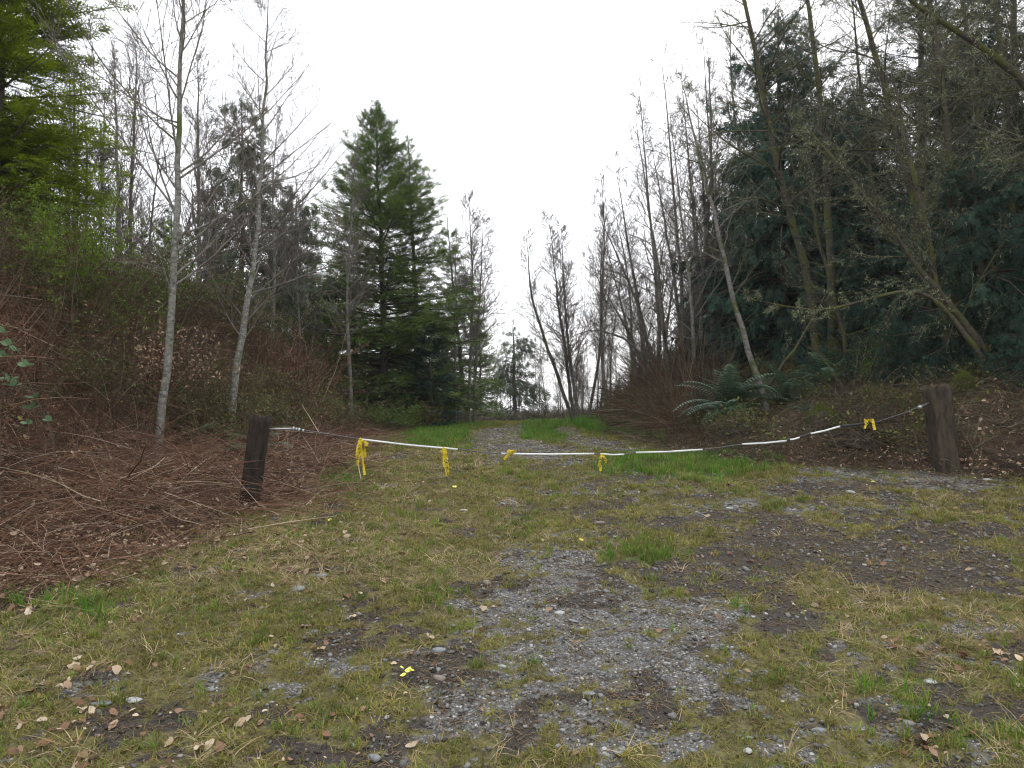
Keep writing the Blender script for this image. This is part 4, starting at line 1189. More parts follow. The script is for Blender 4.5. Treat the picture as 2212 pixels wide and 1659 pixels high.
hero("mossy trunk at the picture edge behind the sweeping cedar", [(2165, 850, 22), (2150, 600, 20), (2130, 350, 17), (2095, 120, 13), (2080, 0, 11)], 14, extend=1.5, n1=34, n2=8, n3=5, blen=0.24, ang=1.1, up=0.05, t0=0.3, tw=0.0036, lichen=1800, K=18, **MS)
hero("upright grey trunk near the picture edge among fine twigs", [(2205, 850, 24), (2190, 500, 22), (2170, 200, 18), (2150, 0, 14)], 15, extend=1.5, n1=34, n2=8, n3=5, blen=0.24, ang=1.1, up=0.05, t0=0.3, tw=0.0038, lichen=1500, K=16, **MS)
hero("thin mossy stem between the long leaning trunk and the cedar", [(1900, 850, 13), (1895, 600, 12), (1885, 400, 10), (1862, 200, 8), (1840, 0, 5)], 17, extend=1.0, n1=30, n2=7, n3=4, blen=0.22, ang=1.0, up=0.15, t0=0.3, tw=0.004, lichen=900, **MS)
hero("crooked bare tree beside the sweeping cedar boughs", [(1835, 860, 12), (1820, 700, 11), (1790, 600, 9), (1760, 480, 8), (1745, 380, 4)], 13.2, n1=22, n2=6, n3=4, blen=0.25, ang=0.9, up=0.2, t0=0.2, tw=0.0032, lichen=500, **MS)
hero("dead leaning pole with lichen stubs on the fern slope", [(1640, 860, 9), (1690, 790, 8), (1750, 700, 6), (1800, 610, 3)], 13, n1=8, n2=3, n3=2, blen=0.1, ang=0.8, up=0.1, tw=0.003, lichen=200, **MS)

# background bare trees from six shared builds
def std_bare(seed, Ht=9.0, **kw):
    K = 14; z = np.linspace(-0.15, Ht, K)
    a = rng.uniform(-0.5, 0.5, 2)
    p = np.stack([a[0] * (z / Ht) ** 2 + 0.10 * np.sin(z * rng.uniform(0.5, 1.1) + seed), a[1] * (z / Ht) ** 2 + 0.08 * np.cos(z * 0.8 + seed), z], -1)
    return bare_parts(p, 0.075 * np.linspace(1, 0.12, K), Ht, n1=32, n2=7, n3=4, tw=0.0055, **kw)
protos = []
slots = []
for i, d in enumerate(np.linspace(18, 52, 46)):
    px = [1300, 1400, 1500, 1580, 1640, 1700, 1770, 1850, 1930, 2010, 2090, 2170, 2240][(i * 5) % 13] + rng.uniform(-40, 40)
    if px < 1520: d = max(d, rng.uniform(24, 46))
    slots.append((px, d + rng.uniform(-1, 1), "bare alder standing inside the wood beyond the brown thicket", "bare alders inside the wood"))
for i, d in enumerate(np.linspace(17, 40, 30)):
    px = [180, 330, 400, 480, 560, 620, 680, 240, 740, 100, 20][(i * 4) % 11] + rng.uniform(-30, 30)
    slots.append((px, d, "thin bare alder standing beyond the bank", "bare alders beyond the bank"))
for i in range(34):
    slots.append((rng.uniform(1060, 1400), rng.uniform(42, 75), "grey bare tree in the distance past the track curve", "distant bare trees past the curve"))
for i, (px, d, lb, gr) in enumerate(slots):
    far = d > 41
    if len(protos) < 6:
        parts = std_bare(i, ang=rng.uniform(0.5, 0.95), up=rng.uniform(0.2, 0.6), blen=rng.uniform(0.16, 0.24), t0=rng.uniform(0.12, 0.35), bark='bark_grey')
        t = assemble("alder_tree", lb, "bare tree", parts, base_at(px, d), gr)
        t.rotation_euler = (0, 0, rng.uniform(0, 6)); protos.append(t); continue
    src = protos[int(rng.integers(0, 6))]
    if i < 46: s = rng.uniform(0.85, 1.25)
    elif i < 76: s = rng.uniform(0.45, 0.8)
    else: s = rng.uniform(0.45, 0.75)
    tl = (rng.normal(0, .05), rng.normal(0, .05) - (0.08 if i < 46 else 0))
    copy_thing(src, base_at(px, d), rng.uniform(0, 6), s, tl, lb, gr)

# ------------------------------------------------------------------ shrubs
def shrub_parts(h, nst, nleaf, leaf, lmat, stem='cane_dark', spread=0.5, rs=0.005, elev=(0.9, 1.5)):
    n = nst
    base = np.stack([U(n, -.12, .12) * spread * 2, U(n, -.12, .12) * spread * 2, np.zeros(n) - 0.03], -1)
    p = arc_paths(base, U(n, 0, 6.28), U(n, *elev), U(n, .6, 1.1) * h, 7, U(n, .0, 0.9), 0.08)
    r = np.tile(np.linspace(1, .3, 7) * rs, (n, 1))
    g = Geo().tubes(p, r, 4)
    P2, R2, L2 = children_of(p, r, 9, 0.25, 1.0, lambda t, i: h * 0.28 * (1.1 - 0.5 * t), 0.8, 0.0, 4, 0.15, 0.6, 0.0018)
    g.tubes(P2, R2, 3)
    out_ = {'stems': g.mesh("stems", M[stem])}
    if nleaf:
        allp = np.concatenate([P2[:, 1:].reshape(-1, 3), p[:, 3:].reshape(-1, 3)])
        c = allp[rng.integers(0, len(allp), nleaf)] + rng.normal(0, 0.02, (nleaf, 3))
        dd = norm(rng.normal(0, 1, (nleaf, 3)) + np.array([0, 0, 0.1]))
        tv = np.array([(0, 0, 0), (0.5, -0.28, 0.06), (1, 0, -0.05), (0.5, 0.28, 0.06), (0.5, 0, 0)])
        tt = np.array([(0, 1, 4), (1, 2, 4), (2, 3, 4), (3, 0, 4)])
        g2 = Geo().stamp(tv, None, tt, c, frames(dd, U(nleaf, -1, 1)), leaf * U(nleaf, .6, 1.3))
        out_['foliage'] = g2.mesh("foliage", M[lmat])
    return out_

def add_shrub(label, px, py_base, d, h, **kw):
    b = base_at(px, d, 0)
    return assemble("leafy_shrub", label, "shrub", shrub_parts(h, **kw), b, stuff=('foliage', 'stems'))

add_shrub("lime green leafy bush under the bright green fir", 95, 700, 9.0, 1.9, nst=34, nleaf=9000, leaf=0.035, lmat='leaf_lime', spread=2.4)
add_shrub("second lime green bush spilling beside the first, nearer the pale alder", 200, 700, 9.6, 1.65, nst=26, nleaf=5200, leaf=0.032, lmat='leaf_green', spread=2.0)
add_shrub("olive leafed bush among brown brush behind the slender pale alder", 420, 700, 10.5, 1.3, nst=24, nleaf=2600, leaf=0.04, lmat='leaf_olive', spread=2.0)
add_shrub("small olive bush between the two pale alders", 480, 700, 10.2, 1.0, nst=20, nleaf=2000, leaf=0.045, lmat='leaf_olive', spread=1.8)
add_shrub("yellow-green bush on the bank top past the bent alder", 690, 700, 14.0, 1.2, nst=22, nleaf=1900, leaf=0.05, lmat='leaf_olive', spread=2.0)
add_shrub("reddish leafless bush beside the bushy fir", 640, 700, 15.5, 2.1, nst=60, nleaf=1500, leaf=0.04, lmat='litter', stem='cane', spread=2.4, rs=0.008)
add_shrub("rusty dead bush on the bank behind the slender pale alder", 300, 700, 9.8, 1.3, nst=36, nleaf=1200, leaf=0.05, lmat='litter', stem='cane', spread=2.0)
add_shrub("low green bush at the fir's foot where the bank ends", 845, 900, 19.5, 0.8, nst=30, nleaf=2600, leaf=0.05, lmat='leaf_green', spread=2.2)
add_shrub("green bush in the shade of the big firs beside the track", 900, 900, 22, 1.0, nst=30, nleaf=2600, leaf=0.06, lmat='leaf_olive', spread=2.6)
add_shrub("small budding bush between the mossy trunks", 1880, 800, 11.6, 1.2, nst=18, nleaf=900, leaf=0.03, lmat='leaf_green', spread=1.4)
add_shrub("mossy-green low bush on the slope beside the brown post", 1935, 900, 10.2, 0.45, nst=16, nleaf=900, leaf=0.035, lmat='leaf_olive', spread=1.2)
add_shrub("low green bush at the foot of the brown thicket", 1350, 900, 19, 0.9, nst=24, nleaf=1500, leaf=0.05, lmat='leaf_olive', spread=2.0)
src_sh = [o for o in col.objects if o.get("category") == "shrub"]
GS = "olive bushes scattered over the bank top"
for i, (px, d, s) in enumerate([(60, 12.5, 1.1), (230, 12.5, 1.2), (350, 13, 1.2), (560, 13, 1.0), (610, 11.8, .9), (150, 8.0, .7), (20, 8.2, .8), (760, 17, .9), (-40, 10, 1.2), (540, 16, 1.4), (460, 15, 1.4), (700, 20, 1.2)]):
    copy_thing(src_sh[2 + i % 3], base_at(px, d, 0), i * 1.7, s, label="scrubby olive bush among dead brush on the bank top", group=GS)
GS2 = "low scrub in the shade of the dark cedars"
for i, (px, d, s) in enumerate([(1600, 16, 1.1), (1720, 15, 1.0), (1850, 14, 1.1), (2000, 12.5, 1.0), (2120, 11.5, .9), (2200, 10.5, .9), (1780, 18, 1.3), (1940, 17, 1.3)]):
    copy_thing(src_sh[2 + i % 2], base_at(px, d, 0), i * 2.1, s * 0.8, label="dim scrub bush growing under the dark cedars", group=GS2)

# big-leaved bramble shoots by the picture edge
def bramble(label, pts, d, leaves):
    W = np.array([P(px, py, d) for px, py in pts])
    b = np.array([W[0, 0], W[0, 1], float(H(W[0, 0], W[0, 1]))])
    W = np.vstack([b + [0.02, 0, -0.02], W])
    p, L = trunk_path(W, 14, 0.006)
    t = thing("bramble_shoot", label, "bramble", b)
    obj("stem", Geo().tubes(p - b, np.linspace(0.007, 0.003, 14), 5).mesh("stem", M['stick_dark'], True), t)
    tv = np.array([(0, 0, 0), (0.3, -0.32, 0.05), (0.7, -0.28, 0.03), (1, 0, -0.08), (0.7, 0.28, 0.03), (0.3, 0.32, 0.05), (0.5, 0, 0)])
    tt = np.array([(i, (i + 1) % 6, 6) for i in range(6)])
    for px, py, s in leaves:
        c = P(px, py, d - 0.03) - b
        for j in range(3):
            a = j * 1.4 - 1.4 + rng.normal(0, .3)
            dd = norm(np.array([[math.sin(a), -0.4, 0.25 + 0.3 * math.cos(a)]]))
            me = Geo().stamp(tv, None, tt, np.array([c]), frames(dd, np.array([rng.normal(0, .5)])), np.array([s])).mesh("leaf", M['leaf_glaucous'])
            obj("leaf", me, t)
bramble("bramble shoot with grey-green leaves hanging before the dark bank", [(125, 1000), (95, 890), (50, 800), (8, 740)], 6.2, [(20, 745, .07), (36, 758, .07), (60, 790, .08), (22, 820, .09), (75, 860, .08), (70, 882, .08), (110, 910, .07), (60, 915, .06)])
bramble("shorter bramble shoot with pale leaves at the picture edge", [(0, 900), (4, 850), (10, 800)], 6.0, [(8, 720, .08), (6, 770, .07), (30, 835, .09)])

# ------------------------------------------------------------------ ferns
def frond_mesh(L, arch, mat, seed):
    r = np.random.default_rng(seed)
    K = 10; t = np.linspace(0, 1, K)
    el = 1.30 - arch * t * 1.9
    x = np.concatenate([[0], np.cumsum(np.cos(el[:-1]) * L / (K - 1))]); z = np.concatenate([[0], np.cumsum(np.sin(el[:-1]) * L / (K - 1))])
    path = np.stack([x, r.uniform(-.05, .05) * t * t * L, z], -1)
    g = Geo().tubes(path, np.linspace(.004, .0015, K), 3)
    n = 24; tt = np.linspace(0.10, 0.99, n)
    c = np.stack([np.interp(tt, t, path[:, i]) for i in range(3)], -1)
    tan = norm(np.stack([np.interp(np.minimum(tt + .03, 1), t, path[:, i]) for i in range(3)], -1) - np.stack([np.interp(tt - .03, t, path[:, i]) for i in range(3)], -1))
    wl = L * 0.155 * np.sin(np.pi * np.clip(tt * 0.86 + 0.12, 0, 1)) ** 0.7
    tv = np.array([(0, 0, 0), (0.35, -.07, 0.0), (1, 0.02, -0.08), (0.35, .08, 0.0)]); tq = np.array([(0, 1, 2, 3)])
    for sg in (-1, 1):
        d = norm(np.array([0, sg, 0]) + tan * 0.35 + np.array([0, 0, -0.15]))
        fr_ = frames(d, np.zeros(n) + 0.2 * sg)
        s3 = np.stack([wl, np.full(n, L * 0.16), wl], -1)
        g.stamp(tv, tq, None, c, fr_, s3)
    return g.mesh("frond", mat)
FR = {k: [frond_mesh(L, a, M[k], i) for i, (L, a) in enumerate([(1.0, .9), (1.05, 1.05), (0.9, .75), (0.95, 1.2), (1.1, 1.0)])] for k in ('fern', 'fern_y')}
def fern(label, px, d, size, nf=24, k='fern', tilt=0.0, group=None):
    b = base_at(px, d, 0)
    t = thing("sword_fern" if k == 'fern' else "lady_fern", label, "fern", b, group)
    for i in range(nf):
        o = obj("frond", FR[k][i % 5], t)
        o.rotation_euler = (rng.normal(0, .15), -rng.uniform(-0.35, 0.35) + (0.45 if i % 3 == 0 else 0) * -1, i * 2.399 + rng.normal(0, .2))
        s = size * rng.uniform(.75, 1.1); o.scale = (s, s, s)
    return t
fern("large sword fern spreading before the foot of the speckled leaning alder", 1578, 12.8, 1.2, 50)
fern("sword fern half hidden behind the speckled leaning alder", 1690, 12.9, 1.05, 32)
fern("sword fern higher up the slope under the crooked bare tree", 1800, 12.8, 0.95, 22)
fern("small sword fern beneath the dark cedar boughs, past the crooked tree", 1880, 13.0, 0.6, 16)
fern("droopy sword fern low on the slope between post and leaning alder", 1740, 11.2, 0.42, 16)
fern("sword fern crowning the bank just above the dark post", 565, 9.2, 0.52, 24)
fern("yellowing fern beside the bank-top sword fern", 500, 9.4, 0.36, 18, 'fern_y')
fern("ferny clump on the bank top behind the bent pale alder", 450, 11.0, 0.5, 18, 'fern_y')
fern("fern tucked below the olive bush behind the slender alder", 425, 9.8, 0.5, 18, 'fern')
fern("small fern at the foot of the big firs", 838, 20.5, 0.8, 18, 'fern')

# ------------------------------------------------------------------ gate posts
def post(label, base, top, width, mat, seed, depth):
    r = np.random.default_rng(seed)
    base = np.asarray(base); top = np.asarray(top)
    ax = top - base; L = np.linalg.norm(ax); az = ax / L
    t = thing("gate_post", label, "post", base)
    n = 40; K = 22
    g = Geo()
    a = np.linspace(0, 2 * np.pi, n, endpoint=False)
    ca, sa = np.cos(a), np.sin(a)
    sup = (np.abs(ca) ** 7 + np.abs(sa) ** 7) ** (-1 / 7)
    crack = np.zeros(n)
    for c_, dpt in ((4, .10), (13, .07), (22, .09), (27, .16), (31, .11), (36, .06)):
        crack[c_] = dpt
    V = []
    side = norm(np.cross(np.array([0, 1., 0]), az)); fwd = norm(np.cross(az, side))
    for k in range(K):
        tt = k / (K - 1) * 1.0
        rad = sup * (1 - crack * (0.6 + 0.6 * r.random(n))) * (1 + r.normal(0, .012, n))
        if seed == 2 and tt > 0.6: rad = rad * np.where((a > 5.6) | (a < 0.5), 0.86, 1.0)
        rag = (r.normal(0, .010, n) if k == K - 1 else 0)
        c = base - az * 0.35 + az * ((L + 0.35) * tt)
        p = c + (side[None] * (rad * ca)[:, None] * width / 2 + fwd[None] * (rad * sa)[:, None] * depth / 2)
        if k == K - 1: p = p + az[None] * rag[:, None]
        V.append(p - base)
    V = np.concatenate(V + [[top - base + az * (-0.012)]])
    q = [(k * n + i, k * n + (i + 1) % n, (k + 1) * n + (i + 1) % n, (k + 1) * n + i) for k in range(K - 1) for i in range(n)]
    tr = [((K - 1) * n + i, (K - 1) * n + (i + 1) % n, K * n) for i in range(n)]
    g.add(V, q, tr)
    obj("timber", g.mesh("timber", mat), t)
    return t

lb = np.array([*G(538, 1090), 0]); lb[2] = float(H(lb[0], lb[1]))
dL = lb[1]
post("black weathered timber post sunk among dead canes, cable end bolted near its top", lb, P(564, 900, dL), 36 / F * dL, M['post'], 1, 0.19)
rb = np.array([*G(2043, 1018), 0]); rb[2] = float(H(rb[0], rb[1]))
dR = rb[1]
post("brown split timber post standing in gravel under the cedar boughs", rb, P(2022, 833, dR), 46 / F * dR, M['post2'], 2, 0.24)

def gd(px):   # distance of the barrier line at a column of the photograph
    # straight line on the ground between the posts
    X0, Y0 = lb[0], lb[1]; X1, Y1 = rb[0], rb[1]
    m = (px - 1106) / F / math.cos(TH)
    u = (m * Y0 - X0) / ((X1 - X0) - m * (Y1 - Y0))
    return Y0 + (Y1 - Y0) * u
def W(px, py, off=0.0): return P(px, py, gd(px) + off)

cab = [(575, 926), (600, 925), (640, 927), (700, 936), (775, 948), (880, 959), (988, 970), (1035, 976), (1083, 980), (1185, 980.5), (1290, 980), (1347, 981.5), (1373, 977),
       (1450, 974), (1517, 971), (1560, 966), (1605, 959), (1700, 951), (1727, 945), (1750, 937), (1814, 921), (1850, 916), (1892, 912), (1950, 893), (2012, 868)]
CP = np.array([W(*c) for c in cab])
cb = thing("barrier_cable", "thin sagging steel cable strung between the two timber posts", "cable", CP[0])
obj("cable", Geo().tubes(CP - CP[0], np.full(len(CP), 0.0055), 6).mesh("cable", M['wire'], True), cb)
def seg(a, b, r, mat, name, parent, origin, sides=8, caps=True):
    pts = np.linspace(a, b, 3)
    return obj(name, Geo().tubes(pts - origin, np.full(3, r), sides, caps).mesh(name, M[mat], False), parent)
seg(W(572, 926), W(632, 926), 0.008, 'steel', "eye_bolt", cb, CP[0])
for px, py in ((634, 926), (640, 927), (646, 928.5), (655, 930)):
    me_ = seg(W(px - 2, py - .3), W(px + 2, py + .3), 0.019 if px in (634, 646) else 0.014, 'steel', "cable_clamp", cb, CP[0])
seg(W(1985, 880), W(2014, 867), 0.010, 'wire', "eye_bolt", cb, CP[0])
seg(W(1984, 880.5), W(1990, 878), 0.019, 'steel', "cable_clamp", cb, CP[0])

pipes = [((775, 948.5), (988, 970.5), "long white plastic pipe between two hanging yellow tapes", 3.6),
         ((1083, 980), (1283, 980), "level white plastic pipe with a yellow knot near one end", 3.5),
         ((1296, 980.2), (1348, 981.6), "shortest of the level white plastic pipe pieces, beside a drooping tape", 3.2),
         ((1373, 977.6), (1517, 971), "bare white plastic pipe without tape over the bright green grass", 3.4),
         ((1603, 959.5), (1699, 952), "white plastic pipe at the litter edge before the black joint", 3.6),
         ((1704, 949.8), (1727, 945), "stub of white plastic pipe between two black joints", 3.3),
         ((1750, 937), (1814, 921), "white plastic pipe rising steepest towards the brown post", 3.4)]
for a, b, lab, wp in pipes:
    A = W(*a); B = W(*b); o0 = A
    r = wp * 0.55 / F * gd((a[0] + b[0]) / 2) * 1.0
    n = 12; ang = np.arange(n) * 2 * np.pi / n
    mid = (A + B) / 2 - np.array([0, 0, 0.006])
    pts = np.array([A, (A + mid) / 2, mid, (mid + B) / 2, B])
    t = thing("plastic_pipe", lab, "pipe", o0)
    g = Geo().tubes(pts - o0, np.full(5, r), n)
    g.tubes(pts - o0, np.full(5, r * 0.8), n)
    # end rings
    for e, sg in ((0, 1), (4, -1)):
        i0 = e * n; j0 = 5 * n + e * n
        g.q.append(np.array([(i0 + i, i0 + (i + 1) % n, j0 + (i + 1) % n, j0 + i) for i in range(n)]))
    obj("pipe_sleeve", g.mesh("pipe_sleeve", M['pvc'], False), t)
for a, b, lab in (((1699, 952), (1705, 949.5), "black tape wrap joining two pipe pieces"), ((1727, 945), (1750, 937), "long black tape wrap below the steepest pipe"),
                  ((1814, 921), (1905, 911), "dark frayed wrapping on the cable behind the bunched yellow tape")):
    A = W(*a); B = W(*b); k = 9
    pts = np.linspace(A, B, k)
    tt = thing("cable_wrap", lab, "tape", A)
    obj("wrap", Geo().tubes(pts - A, 0.011 + 0.006 * rng.random(k), 7, True).mesh("wrap", M['black_tape']), tt)

# ------------------------------------------------------------------ yellow tapes with black lettering
def text_mesh(s, mat):
    cu = bpy.data.curves.new("lettering", 'FONT'); cu.body = s; cu.size = 1.0; cu.align_x = 'LEFT'; cu.resolution_u = 1
    cu.offset = 0.02
    o = bpy.data.objects.new("lettering", cu); col.objects.link(o)
    dg = bpy.context.evaluated_depsgraph_get(); dg.update()
    me = bpy.data.meshes.new_from_object(o.evaluated_get(dg))
    bpy.data.objects.remove(o)
    me.materials.clear(); me.materials.append(mat)
    return me

def strand(parent, origin, pts, width, facing=0.0, text=None, t_at=0.1, seed=0, fold=0.25, mat='tape'):
    """hanging ribbon along 3-D points; width runs sideways"""
    r = np.random.default_rng(seed)
    K = 18
    P_, L = trunk_path(np.array(pts), K, 0.003)
    tan = norm(np.gradient(P_, axis=0))
    a = facing + np.cumsum(r.normal(0, .16, K))
    sd = np.stack([np.cos(a), np.sin(a), np.zeros(K)], -1)
    sd = norm(sd - tan * (sd * tan).sum(1)[:, None])
    nr = np.cross(sd, tan)
    nr = nr * np.sign(-(nr[:, 1]))[:, None]
    wd = width * (0.85 + 0.2 * r.random(K)); wd[0] *= 0.5
    lines = []
    for u, z in ((-.5, 0), (-.25, fold * .12), (0, 0.0), (.25, -fold * .12), (.5, 0)):
        lines.append(P_ + sd * (u * wd)[:, None] + nr * (z * width))
    V = np.stack(lines, 1).reshape(-1, 3)
    q = [(5 * k + j, 5 * k + j + 1, 5 * k + j + 6, 5 * k + j + 5) for k in range(K - 1) for j in range(4)]
    o = obj("tape_strand", Geo().add(V - origin, q).mesh("tape_strand", M[mat], True), parent)
    if text:
        me = text_mesh(text, M['ink'])
        n = len(me.vertices); co = np.zeros(n * 3); me.vertices.foreach_get("co", co); co = co.reshape(-1, 3)
        h = co[:, 1].max()
        sc = width * 0.72 / max(h, .1)
        u = co[:, 0] * sc * 0.9 / L + t_at; v = (co[:, 1] - h / 2) / max(h, .1) * 0.72
        ft = np.clip(u, 0, 1) * (K - 1)
        ki = np.arange(K)
        I = lambda A: np.stack([np.interp(ft, ki, A[:, i]) for i in range(3)], -1)
        ww = np.interp(ft, ki, wd)
        Pn = I(P_) + I(sd) * (v * ww)[:, None] + I(nr) * 0.004
        me.vertices.foreach_set("co", (Pn - origin).astype(np.float32).ravel())
        me.update()
        obj("lettering", me, o)
    return o

def knot(parent, origin, c, s, seed):
    r = np.random.default_rng(seed)
    for j in range(3):
        a = r.uniform(0, 6.28)
        th = np.linspace(0, 5.2, 9) + a
        ax = norm(r.normal(size=3)); u = norm(np.cross(ax, [0, 1, .2])); v = np.cross(ax, u)
        ring = c + s * (0.75 + .3 * r.random()) * (np.cos(th)[:, None] * u + np.sin(th)[:, None] * v * .7)
        wd = ax * s * 0.55
        V = np.stack([ring - wd, ring + wd], 1).reshape(-1, 3)
        q = [(2 * k, 2 * k + 1, 2 * k + 3, 2 * k + 2) for k in range(8)]
        obj("knot", Geo().add(V - origin, q).mesh("knot", M['tape'], True), parent)

def tape(label, knot_px, strands, ks=0.02, seed=0):
    o0 = W(*knot_px, -0.02)
    t = thing("caution_tape", label, "tape", o0)
    knot(t, o0, W(knot_px[0], knot_px[1] + 1, -0.015), ks, seed)
    for i, (pts, wid, txt, at) in enumerate(strands):
        strand(t, o0, [W(px, py, -0.03 - 0.012 * i) for px, py in pts], wid, 0.0, txt, at, seed * 7 + i)
    return t
tape("yellow caution tape bunch hanging at the start of the longest pipe", (779, 949),
     [([(778, 950), (774, 965), (771, 985)], 0.040, None, 0), ([(781, 950), (787, 966), (788, 988)], 0.038, None, 0),
      ([(780, 952), (781, 985), (785, 1005), (787, 1026)], 0.024, None, 0), ([(778, 955), (774, 985), (772, 1006)], 0.036, "CAUTION", 0.10),
      ([(780, 951), (788, 954), (793, 958), (789, 964)], 0.03, None, 0)], 0.022, 1)
tape("yellow caution tape hanging twisted from the longest pipe's far end", (960, 970),
     [([(958, 972), (959, 985), (962, 1000), (966, 1012)], 0.050, None, 0), ([(961, 972), (963, 990), (965, 1005), (967, 1027)], 0.040, "CAUTION", 0.34)], 0.026, 2)
tape("short yellow tape bow knotted on the level pipe", (1104, 977),
     [([(1098, 981), (1094, 986), (1089, 992)], 0.028, None, 0), ([(1096, 976), (1104, 973), (1112, 977)], 0.055, None, 0), ([(1100, 979), (1106, 974), (1110, 978)], 0.05, None, 0)], 0.026, 3)
tape("narrow yellow tape loop with black letters beside the shortest pipe", (1294 + 7, 981),
     [([(1301, 982), (1297, 990), (1296, 1002), (1298, 1018)], 0.026, "CAUTION", 0.15), ([(1302, 983), (1307, 989), (1308, 996), (1311, 1003)], 0.022, "CAU", 0.3)], 0.012, 4)
tape("crumpled yellow tape near the brown post end of the cable", (1881, 907),
     [([(1868, 908), (1876, 907), (1884, 907)], 0.04, None, 0), ([(1884, 905), (1887, 915), (1889, 929)], 0.034, None, 0), ([(1868, 910), (1871, 918), (1867, 925)], 0.024, None, 0), ([(1872, 909), (1876, 914), (1874, 918)], 0.03, None, 0)], 0.02, 5)

def scrap(label, spots, s0, mat='tape_pale', seed=0):
    r = np.random.default_rng(seed)
    c0 = G3(*spots[0]); g = Geo()
    t = thing("tape_scrap", label, "scrap of tape", c0)
    for (px, py) in spots:
        s = s0 * r.uniform(.6, 1.2); c = G3(px, py) + np.array([0, 0, 0.018 + 0.01 * r.random()])
        K = 4; a = r.uniform(0, 6.28); dx = np.array([math.cos(a), math.sin(a), r.uniform(-.2, .3)]); dy = np.array([-math.sin(a), math.cos(a), r.uniform(0.1, .6)])
        V = [c + dx * s * (k / 3 - .5) * 1.5 + dy * s * (j - .5) * r.uniform(.7, 1.1) + np.array([0, 0, s * r.uniform(-.15, .25)]) for k in range(K) for j in (0, .5, 1)]
        q = [(3 * k + j, 3 * k + j + 1, 3 * k + j + 4, 3 * k + j + 3) for k in range(K - 1) for j in (0, 1)]
        obj("scrap", Geo().add(np.array(V) - c0, q).mesh("scrap", M[mat]), t)
scrap("torn pale yellow tape caught in grass at the gravel edge", [(870, 1474), (883, 1462), (890, 1466), (868, 1455), (875, 1470)], 0.020, seed=1)
scrap("small yellow-green tape scrap lying by the dead canes", [(712, 1128)], 0.04, seed=2)
scrap("yellow tape scrap lying under the hanging twisted tape", [(987, 1052), (982, 1056)], 0.03, seed=3)
scrap("orange-yellow tape crumb in the mossy grass beside the gravel", [(1256, 1175)], 0.016, 'tape', seed=4)
scrap("yellow tape strip lying in gravel before the brown post", [(1880, 1043), (1886, 1045)], 0.035, seed=5)
scrap("yellow tape crumb on the grass below the gravel bed", [(1812, 1090)], 0.028, seed=6)
scrap("yellow tape scrap at the foot of the brown post", [(2052, 1021)], 0.035, seed=7)

# ------------------------------------------------------------------ single stones, sticks, stump, moss mound
def stone(label, px, py, wpx, mat, seed, flat=0.6):
    x, y = G(px, py); s = wpx / F * y / 2
    me = pebble_mesh(seed, M[mat], 0.55, "stone", 2)
    o = obj("stone", me); o.location = (x, y, float(H(x, y)) + s * 0.12)
    o.scale = (s * 1.0, s * 1.0, s * flat * 1.4); o.rotation_euler = (rng.uniform(-.15, .15), rng.uniform(-.15, .15), rng.uniform(-.5, .5))
    tag(o, label, "stone")
for a in [("rounded grey stone in straw below the dead canes", 695, 1247, 30, 'stone_grey', 1), ("low mossy grey stone just nearer than the rounded one", 640, 1276, 44, 'stone_grey', 2, 0.4),
          ("smooth buff-grey stone at the mossy edge of the gravel", 1050, 1266, 30, 'stone_brown', 3), ("flat whitish stone half buried in moss near the bottom", 218, 1522, 46, 'stone_grey', 4, 0.3),
          ("second flat pale stone beside the whitish buried one", 288, 1515, 34, 'stone_white', 5, 0.35), ("pale blue-white stone in the grass by the twig pile", 1003, 1104, 20, 'stone_white', 6),
          ("pinkish stone lying alone in the thin grass", 1293, 1133, 28, 'stone_brown', 7, 0.45), ("pale angular stone in the gravel bed before the brown post", 1838, 1066, 24, 'stone_white', 8),
          ("white pebble at the edge of the muddy streak", 1576, 1099, 14, 'stone_white', 9), ("oval white pebble in the middle of the gravel", 1087, 1448, 22, 'stone_white', 10, 0.5),
          ("bright white pebble above the oval one", 1142, 1367, 20, 'stone_white', 11), ("grey egg-shaped pebble in the gravel near the bottom corner", 1500, 1630, 26, 'stone_grey', 12),
          ("dull stone at the gravel's mossy corner", 952, 1468, 28, 'stone_brown', 13, 0.6), ("broken grey stone with a pale chip", 945, 1410, 34, 'stone_grey', 14),
          ("standing pale chip of rock in the muddy gravel", 1210, 1330, 26, 'stone_white', 15), ("bluish pebble beside the standing rock chip", 1240, 1348, 24, 'stone_grey', 16, 0.5),
          ("grey stone lying against the big dry leaf", 1765, 1582, 34, 'stone_grey', 17), ("white stone half buried at the grass edge", 2010, 1478, 36, 'stone_white', 18, 0.4),
          ("bluish slab stone at the bottom of the gravel", 1340, 1635, 34, 'stone_grey', 19, 0.4), ("pale speckled stone near the slab stone", 1615, 1630, 30, 'stone_white', 20),
          ("dark wet stone beside the mossy patch at the bottom", 810, 1640, 36, 'stone_grey', 21), ("pale stone lying on the shaded slope past the black cable wrap", 1905, 918, 12, 'stone_white', 22, 0.8),
          ("white rock in the grass under the bare pipe", 1512, 1022, 11, 'stone_white', 23), ("grey rock on the grass below the sagging cable", 1346, 1008, 10, 'stone_grey', 24, .8),
          ("white stone on the far gravel wheel track", 1058, 962, 12, 'stone_white', 25, .5), ("rough grey stone by the brown post's gravel", 2135, 1038, 22, 'stone_white', 26, .6),
          ("white pebble alone in the gravel by the green tuft", 1625, 1337, 14, 'stone_white', 27), ("speckled stone in the lower gravel beside green moss", 1270, 1500, 26, 'stone_grey', 28, .4)]:
    stone(*a)

